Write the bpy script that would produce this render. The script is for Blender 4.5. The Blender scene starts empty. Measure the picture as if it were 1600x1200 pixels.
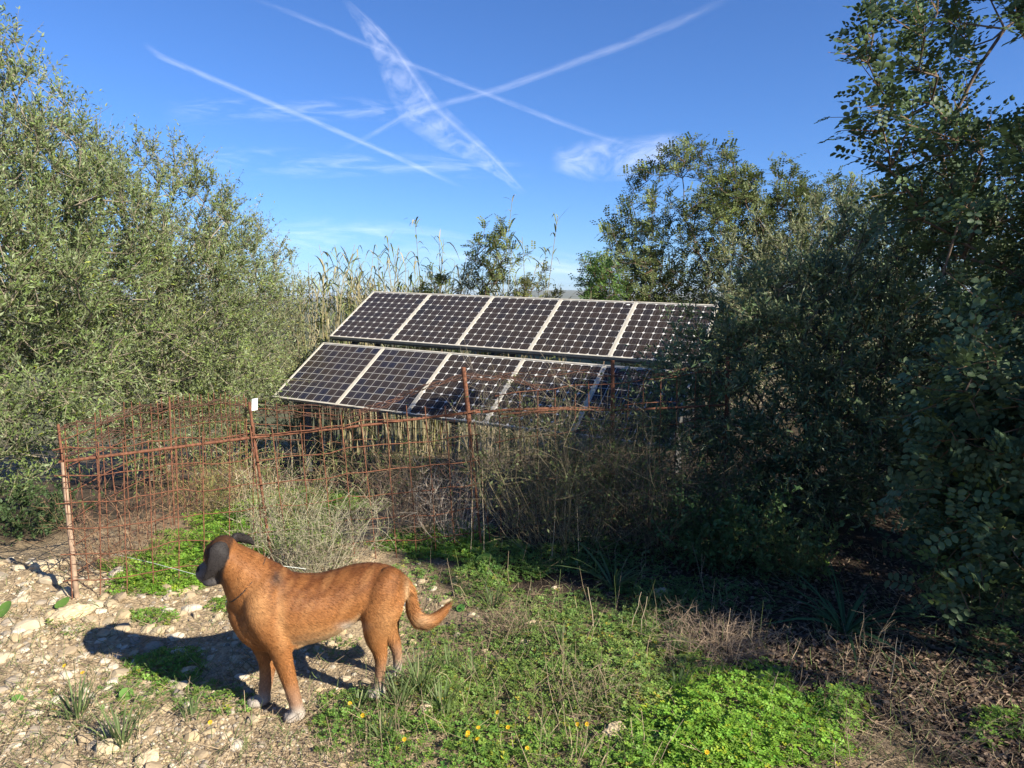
import bpy, bmesh, math, random
import numpy as np
from mathutils import Vector, Matrix

# ------------------------------------------------------------------ camera, sky, sun, exposure
SC = bpy.context.scene
COL = SC.collection
R = math.radians
CAM_H, PITCH, FPX = 1.65, R(6.8), 1123.0
cam_d = bpy.data.cameras.new('camera'); cam = bpy.data.objects.new('camera', cam_d); COL.objects.link(cam)
cam.location = (0, 0, CAM_H); cam.rotation_euler = (R(90) - PITCH, 0, 0)
cam_d.sensor_width = 36.0; cam_d.lens = FPX / 1600 * 36.0
cam_d.clip_start = 0.05; cam_d.clip_end = 400000
SC.camera = cam

SUN_AZ = math.atan2(-0.60, 0.80)      # direction towards the sun, in the xy plane
SUN_EL = R(31)
sdir = Vector((math.cos(SUN_AZ) * math.cos(SUN_EL), math.sin(SUN_AZ) * math.cos(SUN_EL), math.sin(SUN_EL)))
w = bpy.data.worlds.new('World'); SC.world = w; w.use_nodes = True
nt = w.node_tree; bg = nt.nodes['Background']
sky = nt.nodes.new('ShaderNodeTexSky'); sky.sky_type = 'NISHITA'; sky.sun_disc = False
sky.sun_elevation = SUN_EL
sky.sun_rotation = math.pi / 2 - SUN_AZ
sky.altitude = 100; sky.air_density = 1.0; sky.dust_density = 0.0; sky.ozone_density = 10.0
tint = nt.nodes.new('ShaderNodeMix'); tint.data_type = 'RGBA'; tint.blend_type = 'MULTIPLY'; tint.inputs[0].default_value = 1; tint.inputs[7].default_value = (.94, 1.01, 1.17, 1)   # the camera's white balance
nt.links.new(sky.outputs[0], tint.inputs[6]); nt.links.new(tint.outputs[2], bg.inputs[0]); bg.inputs[1].default_value = 0.064
sun_d = bpy.data.lights.new('sun', 'SUN'); sun = bpy.data.objects.new('sun', sun_d); COL.objects.link(sun)
sun_d.energy = 5.0; sun_d.angle = R(0.5); sun_d.color = (1.0, 0.93, 0.80)
sun.rotation_euler = sdir.to_track_quat('Z', 'Y').to_euler()
SC.view_settings.view_transform = 'Standard'; SC.view_settings.look = 'None'
SC.view_settings.exposure = 1.20; SC.view_settings.gamma = 1.0; SC.view_settings.use_curve_mapping = False
SC.cycles.max_bounces = 8; SC.cycles.transparent_max_bounces = 24; SC.cycles.diffuse_bounces = 3
SC.cycles.transmission_bounces = 4; SC.cycles.use_denoising = True
SC.cycles.caustics_reflective = False; SC.cycles.caustics_refractive = False

RG = np.random.default_rng(7)
random.seed(7)

# ------------------------------------------------------------------ helpers
def link(o, parent=None):
    COL.objects.link(o)
    if parent: o.parent = parent
    return o
def tag(o, label=None, cat=None, group=None, kind=None):
    if label: o['label'] = label
    if cat: o['category'] = cat
    if group: o['group'] = group
    if kind: o['kind'] = kind
    return o
def empty(name, loc, label, cat, group=None):
    o = bpy.data.objects.new(name, None); o.location = loc; o.empty_display_size = .1
    link(o); return tag(o, label, cat, group)
def mesh_np(name, V, faces, mat, col=None, smooth=False, uv=None):
    """faces: list of int arrays (M,3) or (M,4)"""
    me = bpy.data.meshes.new(name)
    V = np.asarray(V, np.float32)
    if not isinstance(faces, list): faces = [faces]
    faces = [np.asarray(f, np.int32) for f in faces if len(f)]
    me.vertices.add(len(V)); me.vertices.foreach_set('co', V.ravel())
    tot = np.concatenate([np.full(len(f), f.shape[1], np.int32) for f in faces])
    idx = np.concatenate([f.ravel() for f in faces])
    st = np.concatenate([[0], np.cumsum(tot)[:-1]]).astype(np.int32)
    me.loops.add(len(idx)); me.loops.foreach_set('vertex_index', idx)
    me.polygons.add(len(tot)); me.polygons.foreach_set('loop_start', st)
    me.update(calc_edges=True)
    me.polygons.foreach_set('use_smooth', np.full(len(tot), bool(smooth)))
    if col is not None:
        c = np.ones((len(V), 4), np.float32); c[:, :3] = col
        a = me.color_attributes.new('Col', 'FLOAT_COLOR', 'POINT'); a.data.foreach_set('color', c.ravel())
    if uv is not None:
        l = me.uv_layers.new(name='UVMap'); l.data.foreach_set('uv', np.asarray(uv, np.float32)[idx].ravel())
    if mat: me.materials.append(mat)
    return me
def obj_np(name, V, faces, mat, parent=None, col=None, smooth=False, loc=None, uv=None):
    """V in world space; when a parent or loc is given the origin goes there"""
    V = np.asarray(V, float)
    if parent is not None: V = V - np.array(parent.location)
    if loc is not None: V = V - np.array(loc)
    o = bpy.data.objects.new(name, mesh_np(name, V, faces, mat, col, smooth, uv))
    if loc is not None: o.location = loc
    return link(o, parent)
class Acc:
    """collects verts / faces / colours"""
    def __init__(s): s.V = []; s.F = {3: [], 4: []}; s.C = []; s.n = 0
    def add(s, V, F, col=(1, 1, 1)):
        V = np.asarray(V, float).reshape(-1, 3); F = np.asarray(F, int)
        if len(V) == 0 or len(F) == 0: return
        s.F[F.shape[1]].append(F + s.n); s.V.append(V)
        c = np.asarray(col, float)
        s.C.append(np.broadcast_to(c, (len(V), 3)) if c.ndim == 1 else c); s.n += len(V)
    def get(s):
        return np.concatenate(s.V), [np.concatenate(f) for f in s.F.values() if f], np.concatenate(s.C)
    def obj(s, name, mat, parent=None, smooth=False, loc=None):
        V, F, C = s.get(); return obj_np(name, V, F, mat, parent, C, smooth, loc)
def unit(a): return a / (np.linalg.norm(a, axis=-1, keepdims=True) + 1e-12)
def perp(d):
    """two unit vectors at right angles to each direction"""
    ref = np.where(np.abs(d[..., 2:3]) < .9, np.array([0, 0, 1.0]), np.array([1.0, 0, 0]))
    a = unit(np.cross(d, ref)); return a, np.cross(d, a)
def rand_unit(n, rg=RG): return unit(rg.normal(size=(n, 3)))
def tubes(P, r, sides=3):
    """P (N,K,3) polylines, r (N,K) radii -> V, quads"""
    P = np.asarray(P, float); N, K, _ = P.shape; r = np.broadcast_to(np.asarray(r, float), (N, K))
    T = np.empty_like(P); T[:, 1:-1] = P[:, 2:] - P[:, :-2] if K > 2 else 0
    T[:, 0] = P[:, 1] - P[:, 0]; T[:, -1] = P[:, -1] - P[:, -2]; T = unit(T)
    A, B = perp(T)
    # keep the frame from flipping along a polyline
    A0 = A[:, :1]; A = unit(A0 - (A0 * T).sum(-1, keepdims=True) * T); B = np.cross(T, A)
    an = np.arange(sides) / sides * 2 * np.pi
    V = P[:, :, None] + r[:, :, None, None] * (A[:, :, None] * np.cos(an)[:, None] + B[:, :, None] * np.sin(an)[:, None])
    i = np.arange(N)[:, None, None] * K * sides; k = np.arange(K - 1)[None, :, None] * sides; s = np.arange(sides)[None, None]
    s2 = (s + 1) % sides
    F = np.stack([i + k + s, i + k + s2, i + k + sides + s2, i + k + sides + s], -1).reshape(-1, 4)
    return V.reshape(-1, 3), F
def strips(P, wd, side):
    """ribbons: P (N,K,3), wd (N,K), side (N,3) -> V, quads"""
    N, K, _ = P.shape; s = unit(side)[:, None] * wd[:, :, None] / 2
    V = np.stack([P - s, P + s], 2).reshape(-1, 3)
    i = np.arange(N)[:, None] * K * 2; k = np.arange(K - 1)[None] * 2
    F = np.stack([i + k, i + k + 1, i + k + 3, i + k + 2], -1).reshape(-1, 4)
    return V, F
def scatter(tv, tf, pos, ax, up, sc):
    """copies of a template (x along ax, z along up) -> V, F, owner index"""
    N = len(pos); ax = unit(ax); y = unit(np.cross(up, ax)); z = np.cross(ax, y)
    M = np.stack([ax, y, z], 1) * np.asarray(sc, float).reshape(-1, 1, 1)
    V = np.einsum('kj,njc->nkc', tv, M) + pos[:, None]
    F = (tf[None] + np.arange(N)[:, None, None] * len(tv)).reshape(-1, tf.shape[1])
    return V.reshape(-1, 3), F, np.repeat(np.arange(N), len(tv))
def box(a, c, ex, ey, ez, col=(1, 1, 1)):
    """box centred at c with half-axis vectors"""
    c, ex, ey, ez = [np.array(q, float) for q in (c, ex, ey, ez)]
    V = [c + i * ex + j * ey + k * ez for i in (-1, 1) for j in (-1, 1) for k in (-1, 1)]
    a.add(V, [[0, 1, 3, 2], [4, 6, 7, 5], [0, 4, 5, 1], [2, 3, 7, 6], [0, 2, 6, 4], [1, 5, 7, 3]], col)
def sstep(a, b, x): t = np.clip((x - a) / (b - a), 0, 1); return t * t * (3 - 2 * t)

# ------------------------------------------------------------------ terrain height and photograph rays
_nd = [(RG.uniform(0, 6.28), f, RG.uniform(0, 6.28), a) for f, a in
       [(1.1, .020), (1.7, .016), (2.9, .010), (4.3, .008), (7.1, .006), (11., .004), (15., .003)] for _ in range(2)]
def terrain(x, y):
    x = np.asarray(x, float); y = np.asarray(y, float)
    d = np.sqrt(x * x + y * y)
    near = np.exp(-(d / 14.) ** 2)
    z = np.zeros_like(x + y)
    for an, f, ph, a in _nd: z = z + a * np.sin(f * (x * math.cos(an) + y * math.sin(an)) + ph) * (.25 + .75 * near) 
    drop = np.logaddexp(0, (y - 4.9) * 2.2) / 2.2
    right = sstep(.5, 6.5, x)
    sl = .155 * (1 - right) + .025 * right
    far = drop / (1 + drop / 260.)
    z = z - sl * far + .030
    # a low bank behind the dog, and the mound the thick clover grows on
    z = z + .050 * np.exp(-(((x + .48) / .22) ** 2 + ((y - 2.84) / .26) ** 2))
    z = z + .035 * np.exp(-(((x - .85) / .40) ** 2 + ((y - 2.45) / .28) ** 2))
    return z
CP, SP = math.cos(PITCH), math.sin(PITCH)
def rays(px, py):
    x = (np.asarray(px, float) - 800) / FPX; y = -(np.asarray(py, float) - 600) / FPX
    return np.stack([x, CP + y * SP, -SP + y * CP], -1)
def gnd(px, py):
    """the spot on the ground that a photograph pixel looks at"""
    d = rays(px, py); z = np.zeros(d.shape[:-1])
    for _ in range(8):
        t = (z - CAM_H) / np.minimum(d[..., 2], -.03); P = np.array([0, 0, CAM_H]) + d * t[..., None]
        z = .5 * z + .5 * terrain(P[..., 0], P[..., 1])
    P[..., 2] = terrain(P[..., 0], P[..., 1]); return P
def atY(px, py, Y):
    d = rays(px, py); return np.array([0, 0, CAM_H]) + d * (np.asarray(Y) / d[..., 1])[..., None]
def gz(x, y): return float(terrain(x, y))
def pix(P):
    P = np.asarray(P, float); q = P - np.array([0, 0, CAM_H])
    dep = q[..., 1] * CP - q[..., 2] * SP; u = q[..., 1] * SP + q[..., 2] * CP
    return 800 + FPX * q[..., 0] / dep, 600 - FPX * u / dep, dep

# ------------------------------------------------------------------ materials
def newmat(name):
    m = bpy.data.materials.new(name); m.use_nodes = True; t = m.node_tree
    return m, t, t.nodes['Principled BSDF'], t.nodes['Material Output']
def N(t, kind, **kw):
    n = t.nodes.new(kind)
    for k, v in kw.items(): setattr(n, k, v)
    return n
def noise_tint(t, src, scale, lo, hi, detail=6, coord='Object'):
    """multiply a colour by a noise between lo and hi"""
    tc = N(t, 'ShaderNodeTexCoord'); no = N(t, 'ShaderNodeTexNoise'); no.inputs['Scale'].default_value = scale; no.inputs['Detail'].default_value = detail
    t.links.new(tc.outputs[coord], no.inputs['Vector'])
    mr = N(t, 'ShaderNodeMapRange'); mr.inputs[1].default_value = .3; mr.inputs[2].default_value = .7; mr.inputs[3].default_value = lo; mr.inputs[4].default_value = hi
    t.links.new(no.outputs[0], mr.inputs[0])
    mx = N(t, 'ShaderNodeMix', data_type='RGBA', blend_type='MULTIPLY'); mx.inputs[0].default_value = 1
    t.links.new(src, mx.inputs[6]); t.links.new(mr.outputs[0], mx.inputs[7])
    return mx.outputs[2], no.outputs[0]
def bump(t, b, fac, dist, strength=1.0):
    bn = N(t, 'ShaderNodeBump'); bn.inputs['Distance'].default_value = dist; bn.inputs['Strength'].default_value = strength
    t.links.new(fac, bn.inputs['Height']); t.links.new(bn.outputs[0], b.inputs['Normal'])
def mat_attr(name, rough=.6, spec=.3, transl=0.0, back=None, tint=None):
    m, t, b, out = newmat(name)
    at = N(t, 'ShaderNodeAttribute', attribute_name='Col'); c = at.outputs[0]
    if tint: c, _ = noise_tint(t, c, *tint)
    if back is not None:
        g = N(t, 'ShaderNodeNewGeometry'); mx = N(t, 'ShaderNodeMix', data_type='RGBA'); t.links.new(g.outputs['Backfacing'], mx.inputs[0])
        mb = N(t, 'ShaderNodeMix', data_type='RGBA'); mb.inputs[0].default_value = .65; mb.inputs[7].default_value = (*back, 1)
        t.links.new(c, mb.inputs[6]); t.links.new(c, mx.inputs[6]); t.links.new(mb.outputs[2], mx.inputs[7]); c = mx.outputs[2]
    t.links.new(c, b.inputs['Base Color']); b.inputs['Roughness'].default_value = rough
    b.inputs['Specular IOR Level'].default_value = spec
    if transl > 0:
        tr = N(t, 'ShaderNodeBsdfTranslucent'); ms = N(t, 'ShaderNodeMixShader'); ms.inputs[0].default_value = transl
        hs = N(t, 'ShaderNodeHueSaturation'); hs.inputs['Value'].default_value = 1.5; hs.inputs['Saturation'].default_value = 1.1
        t.links.new(c, hs.inputs['Color']); t.links.new(hs.outputs[0], tr.inputs[0])
        t.links.new(b.outputs[0], ms.inputs[1]); t.links.new(tr.outputs[0], ms.inputs[2]); t.links.new(ms.outputs[0], out.inputs[0])
    return m
def mat_plain(name, rgb, rough=.6, spec=.4, metal=0, tint=None, bmp=None):
    m, t, b, out = newmat(name)
    rgbn = N(t, 'ShaderNodeRGB'); rgbn.outputs[0].default_value = (*rgb, 1); c = rgbn.outputs[0]; f = None
    if tint: c, f = noise_tint(t, c, *tint)
    t.links.new(c, b.inputs['Base Color']); b.inputs['Roughness'].default_value = rough
    b.inputs['Specular IOR Level'].default_value = spec; b.inputs['Metallic'].default_value = metal
    if bmp and f: bump(t, b, f, bmp)
    return m
M_olive = mat_attr('olive_leaf', .45, .35, .16, back=(.22, .25, .14))
M_carob = mat_attr('carob_leaf', .5, .22, .18)
M_green = mat_attr('herb_leaf', .55, .3, .32)
M_dry = mat_attr('dry_stem', .8, .2, .12)
M_bark = mat_attr('bark', .9, .15, tint=(25, .6, 1.25))
M_stone = mat_attr('limestone', .92, .15, tint=(45, .72, 1.12))
M_fur = mat_attr('dog_fur', .6, .16, .08)
M_rust = mat_plain('rusty_iron', (.158, .068, .039), .9, .2, tint=(60, .5, 1.45, 4))
M_rustdark = mat_plain('rusty_wire', (.105, .056, .040), .9, .2, tint=(40, .5, 1.5, 4))

# ------------------------------------------------------------------ ground (one sheet to the horizon)
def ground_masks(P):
    """litter (0..1) and stony (0..1) amounts by place; litter also holds shade painted under the olives"""
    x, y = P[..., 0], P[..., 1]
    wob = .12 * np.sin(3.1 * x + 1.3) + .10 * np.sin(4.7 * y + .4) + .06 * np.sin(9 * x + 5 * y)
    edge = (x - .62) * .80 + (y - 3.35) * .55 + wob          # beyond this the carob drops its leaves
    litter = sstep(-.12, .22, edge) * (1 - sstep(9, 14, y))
    for ox, oy, orad in ((-4.8, 5.9, 1.9), (-4.0, 7.9, 1.7), (-4.3, 10.8, 1.6)): litter = np.maximum(litter, .8 * sstep(orad, orad * .75, np.hypot(x - ox, y - oy) + wob))  # soil darkened under the olives, standing in for the shade below their crowns
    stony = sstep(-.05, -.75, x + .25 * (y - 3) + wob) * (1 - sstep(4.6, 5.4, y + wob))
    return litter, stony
def build_ground():
    n = 280; u = np.linspace(-1, 1, n)
    gx = -.4 + 1.3 * np.sinh(9.4 * u); gy = 3.2 + 1.3 * np.sinh(9.4 * u)
    X, Y = np.meshgrid(gx, gy); Z = terrain(X, Y)
    # the plain below and the hills that close it off, a few kilometres away
    dist = np.hypot(X, Y); ang = np.arctan2(X, Y)
    Z = np.where(dist > 60, np.maximum(Z, -34 - 4 * np.sin(ang * 3)), Z)
    ridge = 34 * np.exp(-((dist - 5200) / 1500) ** 2) * (1.35 + .35 * np.sin(ang * 9 + 1) + .2 * np.sin(ang * 23))
    Z = Z + np.where(Y > 0, ridge, 0)
    V = np.stack([X, Y, Z], -1).reshape(-1, 3)
    i = np.arange(n - 1)[:, None] * n + np.arange(n - 1)[None]
    F = np.stack([i, i + 1, i + n + 1, i + n], -1).reshape(-1, 4)
    li, st = ground_masks(V)
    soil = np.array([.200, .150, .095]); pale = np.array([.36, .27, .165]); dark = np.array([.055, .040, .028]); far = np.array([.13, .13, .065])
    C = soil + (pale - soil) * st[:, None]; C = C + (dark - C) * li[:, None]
    f = sstep(8, 30, np.hypot(V[:, 0], V[:, 1]))[:, None]; C = C + (far - C) * f
    m, t, b, out = newmat('soil')
    at = N(t, 'ShaderNodeAttribute', attribute_name='Col')
    c, f1 = noise_tint(t, at.outputs[0], 9, .62, 1.25, 8)
    c, f2 = noise_tint(t, c, 70, .6, 1.3, 5)
    t.links.new(c, b.inputs['Base Color']); b.inputs['Roughness'].default_value = .95; b.inputs['Specular IOR Level'].default_value = .1
    bump(t, b, f2, .012)
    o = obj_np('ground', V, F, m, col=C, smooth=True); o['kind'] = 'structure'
build_ground()

# ------------------------------------------------------------------ contrails and wisps of cloud, at their real height
def vapour_mat(name, dens, sx, sy, lo, hi, spine=None, feather=1.0, rot=0.0):
    """u runs along the trail, v across it (0..1)"""
    m, t, b, out = newmat(name); t.nodes.remove(b)
    uv = N(t, 'ShaderNodeUVMap'); sep = N(t, 'ShaderNodeSeparateXYZ'); t.links.new(uv.outputs[0], sep.inputs[0])
    def mth(op, a, b_=None, c=None):
        n = N(t, 'ShaderNodeMath', operation=op)
        for i, q in enumerate((a, b_, c)):
            if q is None: continue
            if isinstance(q, (int, float)): n.inputs[i].default_value = q
            else: t.links.new(q, n.inputs[i])
        return n.outputs[0]
    U, Vv = sep.outputs[0], sep.outputs[1]
    mp = N(t, 'ShaderNodeMapping'); mp.inputs['Scale'].default_value = (sx, sy, 1); mp.inputs['Rotation'].default_value = (0, 0, rot); t.links.new(uv.outputs[0], mp.inputs[0])
    no = N(t, 'ShaderNodeTexNoise'); no.inputs['Scale'].default_value = 1; no.inputs['Detail'].default_value = 7; no.inputs['Roughness'].default_value = .62
    no.inputs['Distortion'].default_value = .6
    t.links.new(mp.outputs[0], no.inputs['Vector'])
    mr = N(t, 'ShaderNodeMapRange', interpolation_type='SMOOTHSTEP'); mr.inputs[1].default_value = lo; mr.inputs[2].default_value = hi; t.links.new(no.outputs[0], mr.inputs[0])
    # fade to nothing at both rims and both ends
    across = mth('MULTIPLY', mth('MULTIPLY', Vv, mth('SUBTRACT', 1.0, Vv)), 4.0)
    across = mth('POWER', mth('MAXIMUM', across, 0.0), feather)
    ends = mth('MINIMUM', mth('MULTIPLY', mth('MINIMUM', U, mth('SUBTRACT', 1.0, U)), 7.0), 1.0)
    d = mth('MULTIPLY', mth('MULTIPLY', mr.outputs[0], across), mth('MAXIMUM', ends, 0.0))
    if spine is not None:      # a denser core line at v = spine
        s = mth('SUBTRACT', 1.0, mth('MINIMUM', mth('MULTIPLY', mth('ABSOLUTE', mth('SUBTRACT', Vv, spine)), 6.5), 1.0))
        s = mth('MULTIPLY', mth('POWER', s, 1.5), mth('MULTIPLY', ends, mth('ADD', .45, mth('MULTIPLY', mr.outputs[0], .7))))
        d = mth('MAXIMUM', d, s)
    d = mth('MINIMUM', mth('MULTIPLY', d, dens), 1.0)
    tr = N(t, 'ShaderNodeBsdfTransparent'); tl = N(t, 'ShaderNodeBsdfTranslucent'); tl.inputs[0].default_value = (1, 1, 1, 1)
    ms = N(t, 'ShaderNodeMixShader'); t.links.new(d, ms.inputs[0]); t.links.new(tr.outputs[0], ms.inputs[1]); t.links.new(tl.outputs[0], ms.inputs[2])
    t.links.new(ms.outputs[0], out.inputs[0]); return m
def vapour(name, left, right, mat, label, cat, alt):
    L, Rr = [np.array(a, float) for a in (left, right)]
    def dense(a):
        s = np.linspace(0, len(a) - 1, 60); i = np.arange(len(a)); return np.stack([np.interp(s, i, a[:, 0]), np.interp(s, i, a[:, 1])], -1)
    L, Rr = dense(L), dense(Rr); k = 6; P = []; uv = []
    for j in range(k + 1):
        q = L + (Rr - L) * j / k; d = rays(q[:, 0], q[:, 1]); t = (alt - CAM_H) / d[:, 2]
        P.append(np.array([0, 0, CAM_H]) + d * t[:, None]); uv.append(np.stack([np.linspace(0, 1, 60), np.full(60, j / k)], -1))
    P = np.stack(P, 1).reshape(-1, 3); uv = np.stack(uv, 1).reshape(-1, 2)
    i = np.arange(59)[:, None] * (k + 1) + np.arange(k)[None]
    F = np.stack([i, i + 1, i + k + 2, i + k + 1], -1).reshape(-1, 4)
    c = P.mean(0); o = obj_np(name, P, F, mat, loc=tuple(c), uv=uv, smooth=True); tag(o, label, cat); return o
def band(pts, w0, w1):
    p = np.array(pts, float); t = unit(np.gradient(p, axis=0)); n = np.stack([-t[:, 1], t[:, 0]], -1); ww = np.linspace(w0, w1, len(p))[:, None] / 2
    return p - n * ww, p + n * ww
a, b_ = band([(225, 68), (250, 88), (320, 118), (400, 152), (480, 185), (555, 217), (610, 241), (660, 264), (725, 294)], 13, 9)
vapour('contrail', a, b_, vapour_mat('vapour_thin', .17, 14, 2.0, .15, .75, .5, 1.6), 'thin straight contrail slanting down above the olive trees', 'contrail', 9000)
vapour('contrail', [(528, -6), (560, 42), (584, 90), (604, 145), (628, 196), (682, 232), (732, 252), (785, 282), (812, 306)],
       [(540, -6), (588, 36), (628, 76), (664, 124), (690, 160), (728, 196), (772, 238), (806, 280), (826, 303)],
       vapour_mat('vapour_spread', .20, 17, 2.2, .26, .80, .80, .6, .5), 'broad feathery contrail spread out along one side of its core', 'contrail', 9400)
a, b_ = band([(385, -6), (470, 26), (560, 64), (640, 100), (700, 124), (760, 146), (840, 178), (920, 208), (1010, 236)], 11, 11)
vapour('contrail', a, b_, vapour_mat('vapour_faint', .11, 16, 2.0, .22, .75, .5, 1.6), 'faint thin contrail passing behind the broad feathery one', 'contrail', 9800)
a, b_ = band([(1150, -8), (1060, 34), (980, 68), (880, 104), (780, 140), (700, 160), (635, 180), (590, 206), (530, 236)], 20, 10)
vapour('contrail', a, b_, vapour_mat('vapour_soft', .12, 12, 1.6, .2, .75, .5, 1.5), 'soft contrail rising towards the carob trees and crossing the other trails', 'contrail', 10200)
WISP = vapour_mat('cirrus', .19, 5, 2.6, .40, .80, None, 1.1, .2)
vapour('wispy_cloud', [(860, 232), (920, 214), (980, 212), (1070, 200)], [(860, 268), (920, 286), (980, 284), (1070, 246)], vapour_mat('cirrus_bright', .30, 3, 1.6, .30, .74, None, 1.0, .3),
      'small bright wisp of cloud beside the top of the carob tree', 'cloud', 8600)
vapour('wispy_cloud', [(250, 150), (400, 150), (560, 150), (640, 160)], [(250, 200), (400, 192), (560, 190), (640, 190)], WISP, 'faint veil of cloud crossed by the thin straight contrail', 'cloud', 8700)
vapour('wispy_cloud', [(290, 218), (450, 228), (620, 236), (840, 246)], [(290, 284), (450, 282), (620, 276), (840, 284)], WISP, 'flat pale veil of cloud low over the olive trees and reeds', 'cloud', 8800)
vapour('wispy_cloud', [(380, 330), (600, 340), (900, 396), (1000, 402)], [(380, 400), (600, 404), (900, 446), (1000, 446)], vapour_mat('cirrus_low', .30, 4, 2.0, .35, .8, None, 1.0, .1), 'hazy low bank of cloud behind the reeds', 'cloud', 8900)

# ------------------------------------------------------------------ solar panels
PW, PH1, PH2 = 1.047, 1.224, 1.204
AP0 = np.array([-2.1567, 11.2813, 1.7557]); SL, AZ, T1, T2, GAP = -.03615, -.45025, .56134, .58029, .154
AU = np.array([math.cos(AZ) * math.cos(SL), math.sin(AZ) * math.cos(SL), math.sin(SL)])
def downslope(ti):
    v = math.cos(ti) * np.array([math.sin(AZ), -math.cos(AZ), 0]) - math.sin(ti) * np.array([0, 0, 1.0])
    v = v - (v @ AU) * AU; return v / np.linalg.norm(v)
AV1, AV2 = downslope(T1), downslope(T2)
def cell_mat(name, brown, blue):
    m, t, b, out = newmat(name)
    oi = N(t, 'ShaderNodeObjectInfo'); mx = N(t, 'ShaderNodeMix', data_type='RGBA'); mx.inputs[6].default_value = (*brown, 1); mx.inputs[7].default_value = (*blue, 1)
    pw = N(t, 'ShaderNodeMath', operation='POWER'); pw.inputs[1].default_value = 2.2; t.links.new(oi.outputs['Random'], pw.inputs[0]); t.links.new(pw.outputs[0], mx.inputs[0])
    tc = N(t, 'ShaderNodeTexCoord'); sep = N(t, 'ShaderNodeSeparateXYZ'); t.links.new(tc.outputs['Object'], sep.inputs[0])
    ab = N(t, 'ShaderNodeMath', operation='ABSOLUTE'); t.links.new(sep.outputs[0], ab.inputs[0])
    cm = N(t, 'ShaderNodeMath', operation='COMPARE'); cm.inputs[1].default_value = .029; cm.inputs[2].default_value = .0010; t.links.new(ab.outputs[0], cm.inputs[0])
    m2 = N(t, 'ShaderNodeMix', data_type='RGBA'); m2.inputs[7].default_value = (.16, .15, .14, 1); t.links.new(cm.outputs[0], m2.inputs[0])
    c, f = noise_tint(t, mx.outputs[2], 14, .8, 1.25, 4)
    t.links.new(c, m2.inputs[6]); t.links.new(m2.outputs[2], b.inputs['Base Color']); b.inputs['Roughness'].default_value = .45; b.inputs['Specular IOR Level'].default_value = .06
    return m
M_mono = cell_mat('mono_cell', (.034, .0245, .0185), (.021, .018, .018))
M_poly = cell_mat('poly_cell', (.032, .0235, .0185), (.016, .017, .028))
M_sheet = mat_plain('backsheet', (.68, .66, .61), .6, .3, tint=(8, .88, 1.05, 5))
M_alu = mat_plain('frame_aluminium', (.49, .45, .37), .5, .5, tint=(10, .8, 1.1, 5))
M_steel = mat_plain('galvanised_steel', (.16, .155, .145), .6, .4, .4, tint=(18, .7, 1.2))
def pane_mat():
    m, t, b, out = newmat('panel_glass'); t.nodes.remove(b)
    tr = N(t, 'ShaderNodeBsdfTransparent'); gl = N(t, 'ShaderNodeBsdfGlossy'); gl.inputs['Roughness'].default_value = .06
    g = N(t, 'ShaderNodeNewGeometry'); dt = N(t, 'ShaderNodeVectorMath', operation='DOT_PRODUCT'); t.links.new(g.outputs['Incoming'], dt.inputs[0]); t.links.new(g.outputs['Normal'], dt.inputs[1])
    def mth(op, a, b_):
        n = N(t, 'ShaderNodeMath', operation=op)
        for i, q in enumerate((a, b_)):
            if isinstance(q, (int, float)): n.inputs[i].default_value = q
            else: t.links.new(q, n.inputs[i])
        return n.outputs[0]
    fr = mth('ADD', mth('MULTIPLY', mth('POWER', mth('SUBTRACT', 1.0, mth('ABSOLUTE', dt.outputs['Value'], 0.0)), 5.0), .8), .004)
    ms = N(t, 'ShaderNodeMixShader'); t.links.new(fr, ms.inputs[0]); t.links.new(tr.outputs[0], ms.inputs[1]); t.links.new(gl.outputs[0], ms.inputs[2]); t.links.new(ms.outputs[0], out.inputs[0])
    return m
M_pane = pane_mat()
def cell_mesh(name, s, cut, mat):
    h = s / 2
    if cut:
        pts = []
        for q in range(4):
            for a in np.radians([10, 34.5, 45, 55.5, 80]) + q * math.pi / 2:
                x, y = math.cos(a), math.sin(a); k = min(h / max(abs(x), abs(y)), h * 1.205); pts.append((x * k, y * k))
        pts = np.array(pts)
    else: pts = np.array([(-h, -h), (h, -h), (h, h), (-h, h)])
    n = len(pts); V = np.concatenate([np.c_[pts, np.full(n, .0009)], np.c_[pts, np.zeros(n)]])
    me = bpy.data.meshes.new(name); me.from_pydata(V.tolist(), [], [list(range(n))] + [[i + n, (i + 1) % n + n, (i + 1) % n, i] for i in range(n)]); me.materials.append(mat); return me
CELL_M, CELL_P = cell_mesh('mono_cell', .1248, True, M_mono), cell_mesh('poly_cell', .1228, False, M_poly)
def panel_meshes(hh):
    """x across, y down the slope, z out of the face"""
    fr = Acc(); b = .022; d = .020
    for c, ex, ey in [((PW / 2, b / 2, 0), PW / 2, b / 2), ((PW / 2, hh - b / 2, 0), PW / 2, b / 2), ((b / 2, hh / 2, 0), b / 2, hh / 2 - b), ((PW - b / 2, hh / 2, 0), b / 2, hh / 2 - b)]:
        box(fr, (c[0], c[1], -d + .006), (ex, 0, 0), (0, ey, 0), (0, 0, d))
    sh = Acc(); box(sh, (PW / 2, hh / 2, -.006), (PW / 2 - b, 0, 0), (0, hh / 2 - b, 0), (0, 0, .003))
    pn = Acc(); box(pn, (PW / 2, hh / 2, .0010), (PW / 2 - b, 0, 0), (0, hh / 2 - b, 0), (0, 0, .0008))
    out = []
    for nm, ac, mt in (('frame', fr, M_alu), ('backsheet', sh, M_sheet), ('glass_pane', pn, M_pane)):
        V, F, C = ac.get(); out.append(mesh_np(nm, V, F, mt))
    return out
PM1, PM2 = panel_meshes(PH1), panel_meshes(PH2)
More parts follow.
